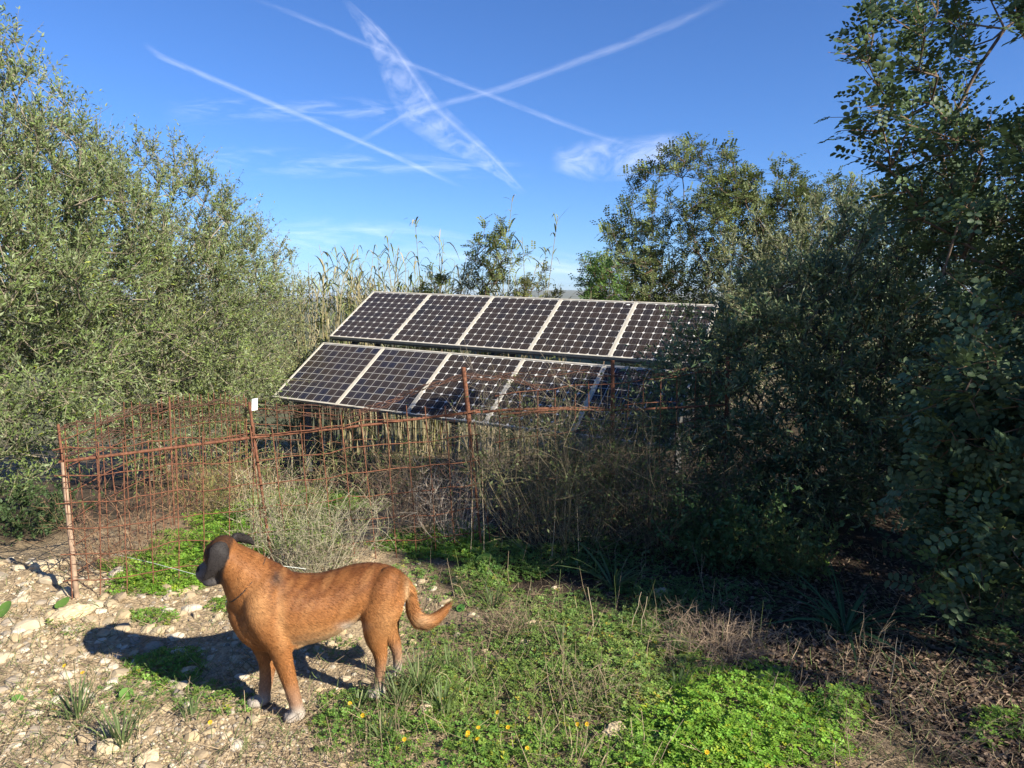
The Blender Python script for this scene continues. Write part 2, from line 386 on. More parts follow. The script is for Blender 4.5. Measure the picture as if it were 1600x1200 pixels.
def solar_panel(P, v, hh, meshes, mono, label):
    n = np.cross(v, AU); n /= np.linalg.norm(n)
    if n[2] < 0: n = -n
    M = Matrix(((AU[0], v[0], n[0], P[0]), (AU[1], v[1], n[1], P[1]), (AU[2], v[2], n[2], P[2]), (0, 0, 0, 1)))
    e = bpy.data.objects.new('solar_panel', None); e.matrix_world = M; e.empty_display_size = .1; link(e)
    tag(e, label, 'solar panel', 'solar panels on the rack')
    for nm, me in zip(('frame', 'backsheet', 'glass_pane'), meshes): link(bpy.data.objects.new(nm, me), e)
    px, py = (PW - .052) / 8, (hh - .060) / 9
    for j in range(9):
        for i in range(8):
            c = bpy.data.objects.new('cell', CELL_M if mono else CELL_P)
            c.location = (.026 + px * (i + .5), .030 + py * (j + .5), -.0026); c.scale = (px / .1285, py / .1285, 1); link(c, e)
ordn = ['first', 'second', 'third', 'fourth', 'fifth']
up_lab = ['upper row panel of round-cornered cells at the reed end of the rack', 'upper row panel of round-cornered cells, next to the reed end one',
          'upper row panel of round-cornered cells in the middle of its row', 'upper row panel of round-cornered cells, next but one to the carob trees',
          'upper row panel of round-cornered cells at the carob end, its corner behind branches']
lo_lab = ['lower row panel of plain square cells at the olive tree end of the rack', 'lower row panel of plain square cells between the corner panel and the rusty post',
          'lower row panel of round-cornered cells behind the rusty fence post', 'lower row panel of round-cornered cells behind the tangle of dry brambles',
          'lower row panel of plain square cells, mostly hidden in the shade of the olive bush']
for i in range(5):
    solar_panel(AP0 + AU * (PW + .004) * i, AV1, PH1, PM1, True, up_lab[i])
    solar_panel(AP0 + AV1 * (PH1 + GAP) + AU * (PW + .004) * i, AV2, PH2, PM2, i in (2, 3), lo_lab[i])

q0 = AP0 + AU * (PW + .004) * 3 + AU * (PW - .085) + AV1 * .075; nn_ = np.cross(AV1, AU); nn_ = nn_ / np.linalg.norm(nn_) * (1 if nn_[2] > 0 else -1); an_ = np.arange(9) / 9 * 6.283
dv = np.concatenate([[q0 + nn_ * .0045], [q0 + nn_ * .0022 + AU * math.cos(a) * .026 * (1 + .3 * math.sin(3 * a)) + AV1 * math.sin(a) * .013 for a in an_]])
tag(obj_np('bird_dropping', dv, np.array([[0, i + 1, (i + 1) % 9 + 1] for i in range(9)]), mat_plain('dropping', (.75, .74, .70), .8, .2), loc=tuple(q0)), 'small white bird dropping on a corner cell of an upper row panel', 'dropping')

# the rack under the panels
def build_rack():
    base = AP0 + AU * 2.6 + AV1 * 1.3
    e = empty('panel_rack', (base[0], base[1], gz(base[0], base[1])), 'galvanised steel rack of posts and beams carrying the solar panels', 'rack')
    n = np.cross(AV1, AU); n = n if n[2] > 0 else -n
    L = 5 * (PW + .004)
    def beam(nm, a, b, r=.03):
        a, b = np.array(a), np.array(b); d = unit(b - a); ac = Acc(); p, q = perp(d[None]); box(ac, (a + b) / 2, (b - a) / 2, p[0] * r, q[0] * r)
        ac.obj(nm, M_steel, e)
    off = -n * .070
    for t in (.25, .95): beam('beam', AP0 + AV1 * t * PH1 + off, AP0 + AV1 * t * PH1 + off + AU * L)
    Q = AP0 + AV1 * (PH1 + GAP)
    for t in (.12, .80): beam('beam', Q + AV2 * t * PH2 + off, Q + AV2 * t * PH2 + off + AU * L)
    for s in (.35, 2.6, 4.9):
        a = AP0 + AV1 * .25 * PH1 + AU * s + off * 1.9; b = Q + AV2 * .92 * PH2 + AU * s + off * 1.9
        beam('rafter', a, b, .028)
        for t in (.10, .93):
            p = a + (b - a) * t; beam('leg', (p[0], p[1], p[2] - .04), (p[0], p[1], gz(p[0], p[1]) - .2), .034)
build_rack()

# ------------------------------------------------------------------ the rusty wire fence
def wire_pts(a, b, k=9, jit=.006, sag=0.0):
    a, b = np.array(a, float), np.array(b, float); t = np.linspace(0, 1, k)[:, None]
    P = a + (b - a) * t; j = RG.normal(0, jit, (k, 3)); j[0] = 0; j[-1] = 0; j = np.cumsum(j, 0) * .5; j -= t * j[-1]
    P = P + j; P[:, 2] -= sag * (4 * t * (1 - t))[:, 0]; return P
def wire(nm, pts, r, mat, parent, sides=5):
    V, F = tubes(np.array(pts)[None], np.full((1, len(pts)), r), sides)
    return obj_np(nm, V, F, mat, parent, smooth=True)
def hexmesh(parent, a, b, h0, h1, cell=.05, keep=1.0, jit=.008, bulge=.02):
    """chicken wire between two ground points, from height h0 to h1"""
    a, b = np.array(a, float), np.array(b, float); L = np.linalg.norm(b - a); dr = (b - a) / L; nrm = np.array([-dr[1], dr[0], 0])
    segs = []; nx, nz = int(L / cell), int((h1 - h0) / (cell * .85))
    def node(i, j):
        x = (i + (.5 if (j // 2) % 2 else 0)) * cell; z = h0 + (j // 2) * cell * .85 + (j % 2) * cell * .42; return x, z
    for j in range(nz * 2):
        for i in range(nx):
            x, z = node(i, j)
            if j % 2 == 0:
                segs.append(((x, z), (x, z + cell * .42)))
            else:
                for dx in (-.5, .5): segs.append(((x, z), (x + dx * cell, z + cell * .43)))
    S = np.array(segs); S = S[RG.random(len(S)) < keep]
    pts = S.reshape(-1, 2); key = np.round(pts * 200).astype(int); _, inv = np.unique(key, axis=0, return_inverse=True); inv = inv.ravel()
    J = RG.normal(0, jit, (inv.max() + 1, 3))[inv]
    W = a + dr * pts[:, :1]; W[:, 2] = terrain(W[:, 0], W[:, 1]) + pts[:, 1]; W = W + J
    W += nrm * (bulge * np.sin(pts[:, :1] * 5.1 + 2) * np.sin(pts[:, 1:] * 7 + 1))
    V, F = tubes(W.reshape(-1, 2, 3), .0015, 3)
    o = obj_np('chicken_wire', V, F, M_rustdark, parent); o['kind'] = 'stuff'; return o
def mesh_run(e, a, b, zt0, zt1, step=.13, hstep=.15, lean=.0, r=.0033, skip=0.0):
    """bars of welded mesh standing between two ground points; tops follow zt0..zt1"""
    a, b = np.array(a, float), np.array(b, float); L = np.linalg.norm(b[:2] - a[:2]); n = int(L / step); dr = (b - a) / L
    for i in range(n + 1):
        t = (i + .3) / (n + .6); p = a + (b - a) * t; g = gz(p[0], p[1]); top = g + zt0 + (zt1 - zt0) * t + RG.normal(0, .012)
        if RG.random() < skip: continue
        wire('wire', wire_pts((p[0], p[1], g - .01), (p[0] + dr[0] * lean + RG.normal(0, .012), p[1] + dr[1] * lean + RG.normal(0, .012), top), 8, .005), r, M_rust, e)
    z = .10
    while z < max(zt0, zt1) - .02:
        P = []
        for t in np.linspace(0, 1, 14):
            p = a + (b - a) * t; P.append((p[0], p[1], gz(p[0], p[1]) + z * (zt0 + (zt1 - zt0) * t) / zt0 + RG.normal(0, .006)))
        wire('wire', P, r, M_rust, e); z += hstep
def barbed(e, pts, n, spread):
    """a loose bunch of old barbed strands"""
    pts = np.array(pts, float); k = 26; s = np.linspace(0, len(pts) - 1, k); c = np.stack([np.interp(s, np.arange(len(pts)), pts[:, q]) for q in range(3)], -1)
    for _ in range(n):
        ph = RG.uniform(0, 6.28, 3); f = RG.uniform(3, 7)
        P = c + spread * np.stack([np.sin(f * s + ph[0]), np.sin(f * s + ph[1]), np.sin(f * s + ph[2]) * 1.2], -1) + RG.normal(0, spread * .25, (k, 3))
        o = wire('strand', P, .0020, M_rustdark, e, 4)
P1, P2, P3, P4 = (-2.41, 3.70, 0), (-1.48, 4.06, 0), (-.21, 4.56, 0), (1.55, 5.05, 0)
P5 = (-2.62, 6.95, 0)
def post_pts(base, top, k=6): return wire_pts((base[0], base[1], gz(base[0], base[1]) - .15), top, k, .003)
def fences():
    M_polepale = mat_plain('weathered_pole', (.36, .25, .17), .9, .2, tint=(22, .55, 1.2, 5))
    # front run
    e = empty('wire_fence', (P1[0], P1[1], gz(*P1[:2])), 'rusty welded mesh fence with a long top bar, behind the standing dog', 'fence')
    base1 = gnd(122, 934); top1 = atY(98, 722, base1[1]); tip1 = atY(87, 664, base1[1] + .02)
    V, F = tubes(np.array([post_pts(base1, top1, 8)]), np.array([np.linspace(.0145, .012, 8)]), 8); obj_np('post', V, F, M_polepale, e, smooth=True)
    wire('post', wire_pts((base1[0] - .02, base1[1] + .02, gz(*base1[:2]) + .25), tip1 + np.array([0, .02, 0]), 9, .004), .0075, M_rust, e, 6)
    for z in np.linspace(.12, .68, 9):     # binding wire round the pole
        c = base1 + (top1 - base1) * (z / (top1[2] - base1[2])); an = np.linspace(0, 6.28, 9)
        wire('binding', np.stack([c[0] + .0155 * np.cos(an), c[1] + .0155 * np.sin(an), c[2] + .006 * np.sin(an * .5)], -1), .0022, M_rustdark, e, 4)
    r2, r3 = atY(391, 684, 4.06), atY(722, 646, 4.56)
    rail = [top1 + np.array([-.02, 0, 0]), atY(250, 702, 3.88), r2, atY(540, 668, 4.28), r3, atY(800, 640, 4.66), atY(900, 637, 4.77)]
    wire('rail', rail, .0085, M_rust, e, 8)
    t2 = atY(389, 628, 4.10)
    wire('post', post_pts((r2[0] + .11, r2[1] + .02), t2, 7), .0085, M_rust, e, 7)
    b3 = gnd(754, 856); t3 = atY(724, 574, b3[1] + .02)
    wire('post', [(b3[0], b3[1], b3[2] - .1), b3 + (t3 - b3) * .62, b3 + (t3 - b3) * .72], .0075, M_rust, e, 8)
    wire('post_cap', [b3 + (t3 - b3) * .70, b3 + (t3 - b3) * .86, t3], .0155, M_rust, e, 10)
    wire('post', wire_pts(b3 + np.array([.06, .02, -.1]), b3 + (t3 - b3) * .70 + np.array([.03, .02, 0]), 8, .006), .0055, M_rust, e, 6)
    mesh_run(e, P1, P2, .86, .88, .125, .145, .03)
    mesh_run(e, P2, P3, .88, .98, .125, .145, -.05)
    hexmesh(e, np.array(P1) + [.04, .03, 0], np.array(P2), .02, .72, .07, .45, .012)
    hexmesh(e, np.array(P2), np.array(P3), .05, .62, .07, .8, .012)
    barbed(e, [atY(545, 650, 4.32), atY(600, 632, 4.40), atY(660, 606, 4.5), t3 + np.array([0, 0, -.06]), atY(790, 590, 4.62), atY(850, 606, 4.7)], 7, .014)
    # side run going away past the olive trees
    s = empty('wire_fence', (P1[0], P1[1], gz(*P1[:2])), 'rusty mesh fence running back along the olive trees', 'fence')
    mesh_run(s, np.array(P1) + [-.01, .10, 0], P5, .93, .98, .13, .15, .02)
    hexmesh(s, np.array(P1) + [.0, .12, 0], np.array(P5), .02, .95, .085, .55, .014, .04)
    for k in (.45, 1.0):
        p = np.array(P1) + (np.array(P5) - np.array(P1)) * k; wire('post', post_pts(p, (p[0] + .02, p[1], gz(p[0], p[1]) + .96), 6), .0065, M_rust, s, 7)
    q = [np.array([P1[0] + (P5[0] - P1[0]) * k, P1[1] + (P5[1] - P1[1]) * k, 0]) for k in (.02, .2, .4, .6, .8, 1)]
    for dz in (.78, .90): barbed(s, [(c[0], c[1], gz(c[0], c[1]) + dz) for c in q], 7, .022)
    bk = [np.array(P5), np.array([-1.7, 7.35, 0]), np.array([-.6, 7.6, 0])]
    b2 = empty('wire_fence', (P5[0], P5[1], gz(*P5[:2])), 'low rusty mesh fence standing in front of the reeds under the panels', 'fence')
    mesh_run(b2, bk[0], bk[1], .92, .86, .14, .15); mesh_run(b2, bk[1], bk[2], .86, .80, .14, .15)
    for dz in (.80, .88): barbed(b2, [(c[0], c[1], gz(c[0], c[1]) + dz) for c in bk], 5, .025)
    # the run that goes on into the shade
    d = empty('wire_fence', (P3[0], P3[1], gz(*P3[:2])), 'rusty mesh fence overgrown with brambles in the shade of the olive bush', 'fence')
    mesh_run(d, np.array(P3) + [.10, .03, 0], P4, 1.0, 1.12, .13, .15, .0, .0032)
    for k in (.52, 1.0):
        p = np.array(P3) + (np.array(P4) - np.array(P3)) * k; wire('post', post_pts(p, (p[0] - .03, p[1], gz(p[0], p[1]) + 1.22), 6), .013, M_rust, d, 7)
    c = [np.array(P3) + (np.array(P4) - np.array(P3)) * k for k in (.08, .3, .52, .75, 1)]
    wire('rail', [(p[0], p[1], gz(p[0], p[1]) + .88) for p in c], .008, M_rust, d, 6)
    barbed(d, [(p[0], p[1], gz(p[0], p[1]) + 1.13) for p in c], 4, .02)
    # the white plate wired to the far corner
    c = atY(398, 632, 6.85); ac = Acc(); box(ac, c, (.026, .006, .004), (0, .002, 0), (.004, 0, .058)); 
    o = ac.obj('plate', mat_plain('white_plastic', (.8, .8, .78), .4, .5), loc=tuple(c)); tag(o, 'small white plate wired to the far corner of the rusty fence', 'plate')
fences()

# ------------------------------------------------------------------ trees
def in_crown(blobs, n, rg, shell=.55, zmin=None):
    """points in a union of ellipsoids, denser towards the outside"""
    B = np.array(blobs, float); vol = B[:, 3] * B[:, 4] * B[:, 5]; k = rg.choice(len(B), n, p=vol / vol.sum())
    u = rand_unit(n, rg) * (rg.random((n, 1)) ** (1 / 3.)) ** shell
    P = B[k, :3] + u * B[k, 3:]
    g = terrain(P[:, 0], P[:, 1]) + (.06 if zmin is None else zmin)
    return P[P[:, 2] > g]
def skeleton(trunk, tips, rg, step=.22, wob=.10):
    """limbs grown from trunk nodes to every tip: nodes, parents"""
    nodes = [np.array(p, float) for p in trunk]; par = [-1] + list(range(len(trunk) - 1))
    arr = np.zeros((len(tips) * 14 + 50, 3)); arr[:len(nodes)] = nodes; n = len(nodes); cost = np.zeros(len(arr))
    for i in range(1, n): cost[i] = cost[i - 1] + np.linalg.norm(nodes[i] - nodes[i - 1])
    parr = list(par); tipi = []
    for T in tips[np.argsort(np.linalg.norm(tips - trunk[-1], axis=1))]:
        d = np.linalg.norm(arr[:n] - T, axis=1) + .22 * cost[:n] + .8 * np.maximum(0, arr[:n, 2] - T[2])
        if len(trunk) > 2: d[:len(trunk) // 2] += .5
        j = int(np.argmin(d)); A = arr[j].copy(); L = np.linalg.norm(T - A); k = max(1, min(12, int(L / step)))
        mid = (A + T) / 2 + np.array([0, 0, .12 * L]) + rg.normal(0, wob * L, 3)
        for q in range(1, k + 1):
            t = q / k; P = A * (1 - t) ** 2 + 2 * mid * t * (1 - t) + T * t * t
            if n >= len(arr): break
            arr[n] = P; parr.append(j); cost[n] = cost[j] + np.linalg.norm(P - arr[j]); j = n; n += 1
        tipi.append(j)
    return arr[:n], np.array(parr), np.array(tipi)
def limb_mesh(nodes, par, r_tip, power, rmax, col, rg, sides=5):
    n = len(nodes); cnt = np.zeros(n); has = np.zeros(n, bool); has[par[par >= 0]] = True; cnt[~has] = 1
    for i in range(n - 1, 0, -1): cnt[par[i]] += cnt[i]
    r = np.minimum(r_tip * cnt ** power, rmax); c = np.arange(1, n); p = par[1:]
    P = np.stack([nodes[p], nodes[c]], 1); rad = np.stack([np.minimum(r[p], r[c] * 1.6), r[c]], 1)
    V, F = tubes(P, rad, sides); C = np.repeat(np.array(col)[None] * rg.uniform(.75, 1.25, (len(c), 1)), sides * 2, 0); return V, F, C
def twig_set(starts, centre, rg, per, length, up=.35, out=.7, rnd=.8):
    S = np.repeat(starts, per, 0); o = unit(S - centre)
    D = unit(o * out + rand_unit(len(S), rg) * rnd + np.array([0, 0, up])); L = length * rg.uniform(.5, 1.3, len(S)); return S, D, L
LEAF_TV = np.array([[0, 0, 0], [.42, .155, .03], [1, 0, -.05], [.42, -.155, .03]]); LEAF_TF = np.array([[0, 2, 1], [0, 3, 2]])
def olive_tree(name, label, base, blobs, ntips, per, nleaf, leaf, col, seed, twig=.20, bark=(.24, .20, .15), stems=3, droop=.5, shell=.55, twigcol=(.26, .23, .15), zmin=None, group=None, spread=.16):
    rg = np.random.default_rng(seed); base = np.array([base[0], base[1], gz(base[0], base[1])])
    e = empty(name, tuple(base), label, 'tree', group)
    tips = in_crown(blobs, ntips, rg, shell, zmin); B = np.array(blobs); cen = np.average(B[:, :3], axis=0, weights=B[:, 3]); hz = (cen[2] - base[2])
    wood = Acc(); alltips = []
    lean = np.array_split(tips[np.argsort(np.arctan2(tips[:, 1] - base[1], tips[:, 0] - base[0]))], stems)
    for k, tp in enumerate(lean):
        if len(tp) == 0: continue
        b0 = base + np.array([rg.normal(0, spread), rg.normal(0, spread), -.1]); m = tp.mean(0); tr = [b0 + (m - b0) * t * np.array([t ** .4, t ** .4, 1]) * .75 + rg.normal(0, .02, 3) * (t > 0) for t in np.linspace(0, 1, 6)]
        nd, pa, ti = skeleton(tr, tp, rg); V, F, C = limb_mesh(nd, pa, .0035, .42, .09, bark, rg); wood.add(V, F, C); alltips.append(nd[ti])
    wood.obj('trunk', M_bark, e, smooth=True)
    S, D, L = twig_set(np.concatenate(alltips), cen, rg, per, twig, .75)
    K = 2; t = np.linspace(0, 1, K)[None, :, None]; bend = rg.normal(0, .25, (len(S), 1, 3)) + np.array([0, 0, -droop * .3])
    P = S[:, None] + D[:, None] * L[:, None, None] * t + bend * L[:, None, None] * t ** 2
    tw = Acc(); hf = P[rg.random(len(P)) < .6]; V, F = tubes(hf, np.broadcast_to(np.linspace(.0031, .0010, K), (len(hf), K)), 3)
    tw.add(V, F, np.repeat(np.array(twigcol) * rg.uniform(.6, 1.3, (len(hf), 1)), K * 3, 0)); tw.obj('twigs', M_bark, e)['kind'] = 'stuff'
    s = (np.arange(nleaf) + .5) / nleaf; s = np.clip(s[None] + rg.normal(0, .05, (len(S), nleaf)), .03, 1.02)
    LP = S[:, None] + D[:, None] * (L[:, None] * s)[..., None] + bend * (L[:, None] * s ** 2)[..., None]
    T = unit(D[:, None] + 2 * bend * s[..., None]); LP = LP.reshape(-1, 3); T = T.reshape(-1, 3)
    ax = unit(T * .75 + rand_unit(len(LP), rg) * .75); up = unit(rand_unit(len(LP), rg) + np.array([0, 0, .7]))
    V, F, own = scatter(LEAF_TV, LEAF_TF, LP, ax, up, leaf * rg.uniform(.65, 1.25, len(LP)))
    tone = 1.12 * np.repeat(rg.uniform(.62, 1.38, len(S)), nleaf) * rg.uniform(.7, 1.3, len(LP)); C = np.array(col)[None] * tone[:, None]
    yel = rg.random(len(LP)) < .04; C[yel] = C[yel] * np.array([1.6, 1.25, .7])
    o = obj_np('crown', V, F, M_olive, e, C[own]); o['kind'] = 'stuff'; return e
OL = (.108, .150, .042)
olive_tree('olive_tree', 'tallest wild olive tree, dense silvery green, beside the rusty fence corner', (-4.9, 6.4),
           [(-5.1, 6.3, 2.42, 1.5, 1.35, 1.78), (-4.2, 5.6, 1.3, 1.0, .95, 1.25), (-5.6, 5.4, 1.7, 1.2, .9, 1.6), (-3.9, 5.2, 1.05, .75, .6, .65), (-4.5, 5.5, .6, 1.1, .5, .6), (-4.1, 6.6, 2.0, .95, .9, 1.15)], 1420, 7, 14, .044, OL, 11, twig=.27, zmin=.10, droop=.1)
olive_tree('olive_tree', 'rounded wild olive tree between the tallest olive and the small grey one', (-4.1, 8.2),
           [(-4.15, 8.1, 1.65, 1.30, 1.1, 1.75), (-3.55, 7.5, .95, .85, .8, 1.2), (-4.7, 7.6, 2.0, 1.0, .8, 1.4), (-3.35, 8.2, 1.2, .80, .7, 1.1)], 1150, 7, 13, .043, (.118, .155, .043), 12, twig=.27, droop=.1)
olive_tree('olive_tree', 'small thin grey-green wild olive next to the panel corner and the reeds', (-4.2, 11.0),
           [(-4.3, 11.0, 1.25, 1.15, 1.0, 1.6), (-3.85, 10.4, .3, .9, .7, 1.1), (-4.9, 10.6, 1.2, 1.0, .8, 1.5)], 760, 6, 12, .046, (.140, .158, .060), 13, twig=.28, droop=.1)
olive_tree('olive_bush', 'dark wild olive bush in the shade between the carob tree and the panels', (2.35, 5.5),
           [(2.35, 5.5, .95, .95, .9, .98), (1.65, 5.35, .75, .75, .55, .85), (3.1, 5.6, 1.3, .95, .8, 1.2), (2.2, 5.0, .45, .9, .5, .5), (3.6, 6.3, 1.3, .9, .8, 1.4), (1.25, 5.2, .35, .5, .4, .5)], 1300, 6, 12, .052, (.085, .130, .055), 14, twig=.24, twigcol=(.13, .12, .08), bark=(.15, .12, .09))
olive_tree('olive_tree', 'pale sunlit olive tree behind the end of the upper panel row', (4.2, 11.6),
           [(4.1, 11.5, 1.6, 1.15, .9, 1.35), (5.3, 11.8, 1.7, 1.2, .9, 1.7), (3.4, 11.2, .9, .8, .7, .9), (4.8, 10.8, .8, 1.1, .8, 1.1), (6.6, 11.2, 1.4, 1.3, .9, 1.5)], 900, 5, 11, .060, (.140, .155, .066), 15, twig=.26)

# carob: pinnate leaves of round leaflets
def carob_leaf_tpl(pairs, rg, quality=6):
    V, F = [], []
    an = np.arange(quality) / quality * 2 * np.pi
    for p in range(pairs):
        x = .22 + .78 * p / max(1, pairs - 1)
        for s in (-1, 1):
            c = np.array([x + rg.normal(0, .02), s * .165, rg.normal(0, .02)]); a = s * (1.25 + rg.normal(0, .15)); tilt = rg.normal(.25, .25)
            u = np.array([math.cos(a), math.sin(a), tilt * .4]); u /= np.linalg.norm(u); w_ = np.cross([0, 0, 1], u); w_ /= np.linalg.norm(w_); nn = np.cross(u, w_)
            sz = .150 * rg.uniform(.85, 1.1); n0 = len(V)
            if quality <= 4:
                V += [c - u * sz, c + w_ * sz * .85, c + u * sz, c - w_ * sz * .85]; F += [[n0, n0 + 1, n0 + 2], [n0, n0 + 2, n0 + 3]]; continue
            V.append(c + nn * -.012)
            for q in an: V.append(c + u * math.cos(q) * sz * 1.05 + w_ * math.sin(q) * sz * .72 + nn * (.030 * abs(math.sin(q)) - .02 * math.cos(q) ** 2))
            F += [[n0, n0 + 1 + k, n0 + 1 + (k + 1) % quality] for k in range(quality)]
    n0 = len(V)                                   # the leaf stalk
    for x, y in ((0, .010), (0, -.010), (1.0, 0)): V.append(np.array([x, y, -.008]))
    F.append([n0, n0 + 1, n0 + 2]); return np.array(V), np.array(F)
def carob_tree(name, label, base, blobs, ntips, per, nleaf, leaf, col, seed, quality=6, near=0, twig=.25, stems=1, trunk_r=.14, shell=.5, zmin=.2, group=None, extra=None):
    rg = np.random.default_rng(seed); base = np.array([base[0], base[1], gz(base[0], base[1])]); e = empty(name, tuple(base), label, 'tree', group)
    tips = in_crown(blobs, ntips, rg, shell, zmin)
    if extra is not None: tips = np.concatenate([tips, extra])
    B = np.array(blobs); cen = np.average(B[:, :3], axis=0, weights=B[:, 3])
    h = max(.5, (cen[2] - base[2]) * .7); tr = [base + np.array([rg.normal(0, .04), rg.normal(0, .04), -.15 + h * t]) + (cen - base) * np.array([1, 1, 0]) * t * .6 for t in np.linspace(0, 1, 6)]
    nd, pa, ti = skeleton(tr, tips, rg, .2, .09); V, F, C = limb_mesh(nd, pa, .0040, .42, trunk_r, (.17, .125, .09), rg, 6); obj_np('trunk', V, F, M_bark, e, C, True)
    S, D, L = twig_set(nd[ti], cen, rg, per, twig, .25, .75, .75)
    K = 3; t = np.linspace(0, 1, K)[None, :, None]; bend = rg.normal(0, .2, (len(S), 1, 3)); P = S[:, None] + D[:, None] * L[:, None, None] * t + bend * L[:, None, None] * t ** 2
    V, F = tubes(P, np.broadcast_to(np.linspace(.0034, .0016, K), (len(S), K)), 3); C = np.repeat(np.array((.16, .10, .06)) * rg.uniform(.7, 1.3, (len(S), 1)), K * 3, 0)
    obj_np('twigs', V, F, M_bark, e, C)['kind'] = 'stuff'
    s = np.clip((np.arange(nleaf) + .6)[None] / nleaf + rg.normal(0, .05, (len(S), nleaf)), .05, 1)
    LP = (S[:, None] + D[:, None] * (L[:, None] * s)[..., None] + bend * (L[:, None] * s ** 2)[..., None]).reshape(-1, 3)
    T = np.repeat(D, nleaf, 0); sd = unit(np.cross(T, rand_unit(len(LP), rg))); ax = unit(T * .5 + sd + np.array([0, 0, .1])); up = unit(rand_unit(len(LP), rg) * .55 + np.array([0, 0, 1.0]) + .35 * unit(LP - cen))
    sc = leaf * rg.uniform(.75, 1.2, len(LP)); tone = np.repeat(rg.uniform(.75, 1.25, len(S)), nleaf) * rg.uniform(.8, 1.2, len(LP)); C = np.array(col)[None] * tone[:, None]
    young = np.repeat(rg.random(len(S)) < .04, nleaf); C[young] = np.array((.20, .24, .055)) * rg.uniform(.8, 1.2, (young.sum(), 1))
    tp = [carob_leaf_tpl(k, rg, quality) for k in (3, 4, 4, 5)]; which = rg.integers(0, 4, len(LP)); solo = np.zeros(len(LP), bool)
    if near:
        px, py, dp = pix(LP); ok = (px > 0) & (px < 1600) & (py > 0) & (py < 1200) & (dp > .5); order = np.argsort(np.where(ok, dp, 1e9)); solo[order[:near]] = True
        shade = [np.array(col) * q for q in (.75, 1.0, 1.25)] + [np.array((.20, .24, .055))]
        lm = {}
        for i in np.where(solo)[0]:
            k = (int(which[i]), 3 if young[i] else int(rg.integers(0, 3)))
            if k not in lm: lm[k] = mesh_np('leaf', tp[k[0]][0], tp[k[0]][1], M_carob, np.broadcast_to(shade[k[1]], (len(tp[k[0]][0]), 3)), True)
            a_ = ax[i]; y_ = np.cross(up[i], a_); y_ /= np.linalg.norm(y_); z_ = np.cross(a_, y_); q = LP[i] - base; z = sc[i]
            o = bpy.data.objects.new('leaf', lm[k]); o.matrix_local = Matrix(((a_[0] * z, y_[0] * z, z_[0] * z, q[0]), (a_[1] * z, y_[1] * z, z_[1] * z, q[1]), (a_[2] * z, y_[2] * z, z_[2] * z, q[2]), (0, 0, 0, 1)))
            link(o, e)
    ac = Acc(); px, py, dp = pix(LP); inn = (px > -60) & (px < 1660) & (py > -60) & (dp > .3); low = [carob_leaf_tpl(k, rg, 4) for k in (3, 4, 4, 5)]
    for k in range(4):
        for m, tt in (((which == k) & ~solo & inn, tp[k]), ((which == k) & ~solo & ~inn, low[k])):
            if m.any(): V, F, own = scatter(tt[0], tt[1], LP[m], ax[m], up[m], sc[m]); ac.add(V, F, C[m][own])
    ac.obj('crown', M_carob, e, True)['kind'] = 'stuff'; return e
CB = (.078, .118, .052)
rgx = np.random.default_rng(3)
spr = [(1325, 30, 2.75), (1318, 62, 2.75), (1312, 100, 2.75), (1330, 140, 2.8), (1350, 165, 2.8), (1335, 205, 2.85), (1345, 240, 2.85), (1380, 190, 2.9), (1400, 60, 2.8), (1420, 20, 2.8), (1390, 110, 2.9),
       (1345, 265, 3.0), (1375, 300, 3.0), (1400, 340, 3.0), (1420, 120, 3.0), (1430, 220, 3.0), (1440, 300, 2.9)]
low = [(rgx.uniform(1435, 1660), rgx.uniform(560, 935), rgx.uniform(2.95, 3.45)) for _ in range(95)]
low = [q for q in low if q[0] > 1435 + 40 * abs(math.sin(q[1] * .02))]
spr = np.array([atY(a + 45, b, c + 1.05) for a, b, c in spr] + [atY(*q) for q in low])
spr = spr[spr[:, 2] > terrain(spr[:, 0], spr[:, 1]) + .10]
carob_tree('carob_tree', 'big dark carob tree with large round leaflets overhanging the leaf litter', (3.8, 4.3),
           [(3.05, 4.1, 2.75, .95, .70, 1.05), (3.8, 4.5, 2.6, 1.3, 1.1, 1.5), (2.80, 3.7, 1.6, .68, .5, .85), (2.42, 3.4, .80, .52, .42, .5), (3.6, 3.6, 1.3, 1.1, 1.0, 1.1), (4.2, 5.0, 2.2, .9, .8, 1.2)], 520, 3, 5, .118, CB, 21, 6, near=280, twig=.24, extra=spr)
carob_tree('carob_tree', 'spreading carob tree with a bent trunk standing behind the upper panel row', (3.45, 13.2),
           [(3.3, 13.2, 2.75, 1.35, 1.1, 1.55), (2.35, 13.0, 2.1, 1.05, .8, .95), (4.5, 13.4, 2.6, 1.3, 1.0, 1.35), (2.2, 12.8, .8, .75, .7, 1.0), (3.4, 12.9, .7, 1.3, .8, .9), (5.6, 13.6, 2.3, 1.3, 1.0, 1.6)], 820, 4, 4, .150, (.115, .142, .050), 22, 4, twig=.28, trunk_r=.12)
carob_tree('carob_tree', 'old carob tree farther along the litter, its crown shading the others', (5.6, 1.7),
           [(5.5, 1.7, 3.0, 1.35, 1.2, 1.3), (4.75, 1.9, 2.5, 1.0, .9, 1.3), (5.2, 1.4, 3.8, 1.2, 1.0, .9), (4.9, 1.9, 1.3, 1.2, .9, 1.0), (5.1, .75, 2.3, .85, .75, .95), (6.3, 2.6, 2.2, 1.2, 1.2, 1.3)], 300, 3, 3, .20, CB, 23, 4, twig=.3)

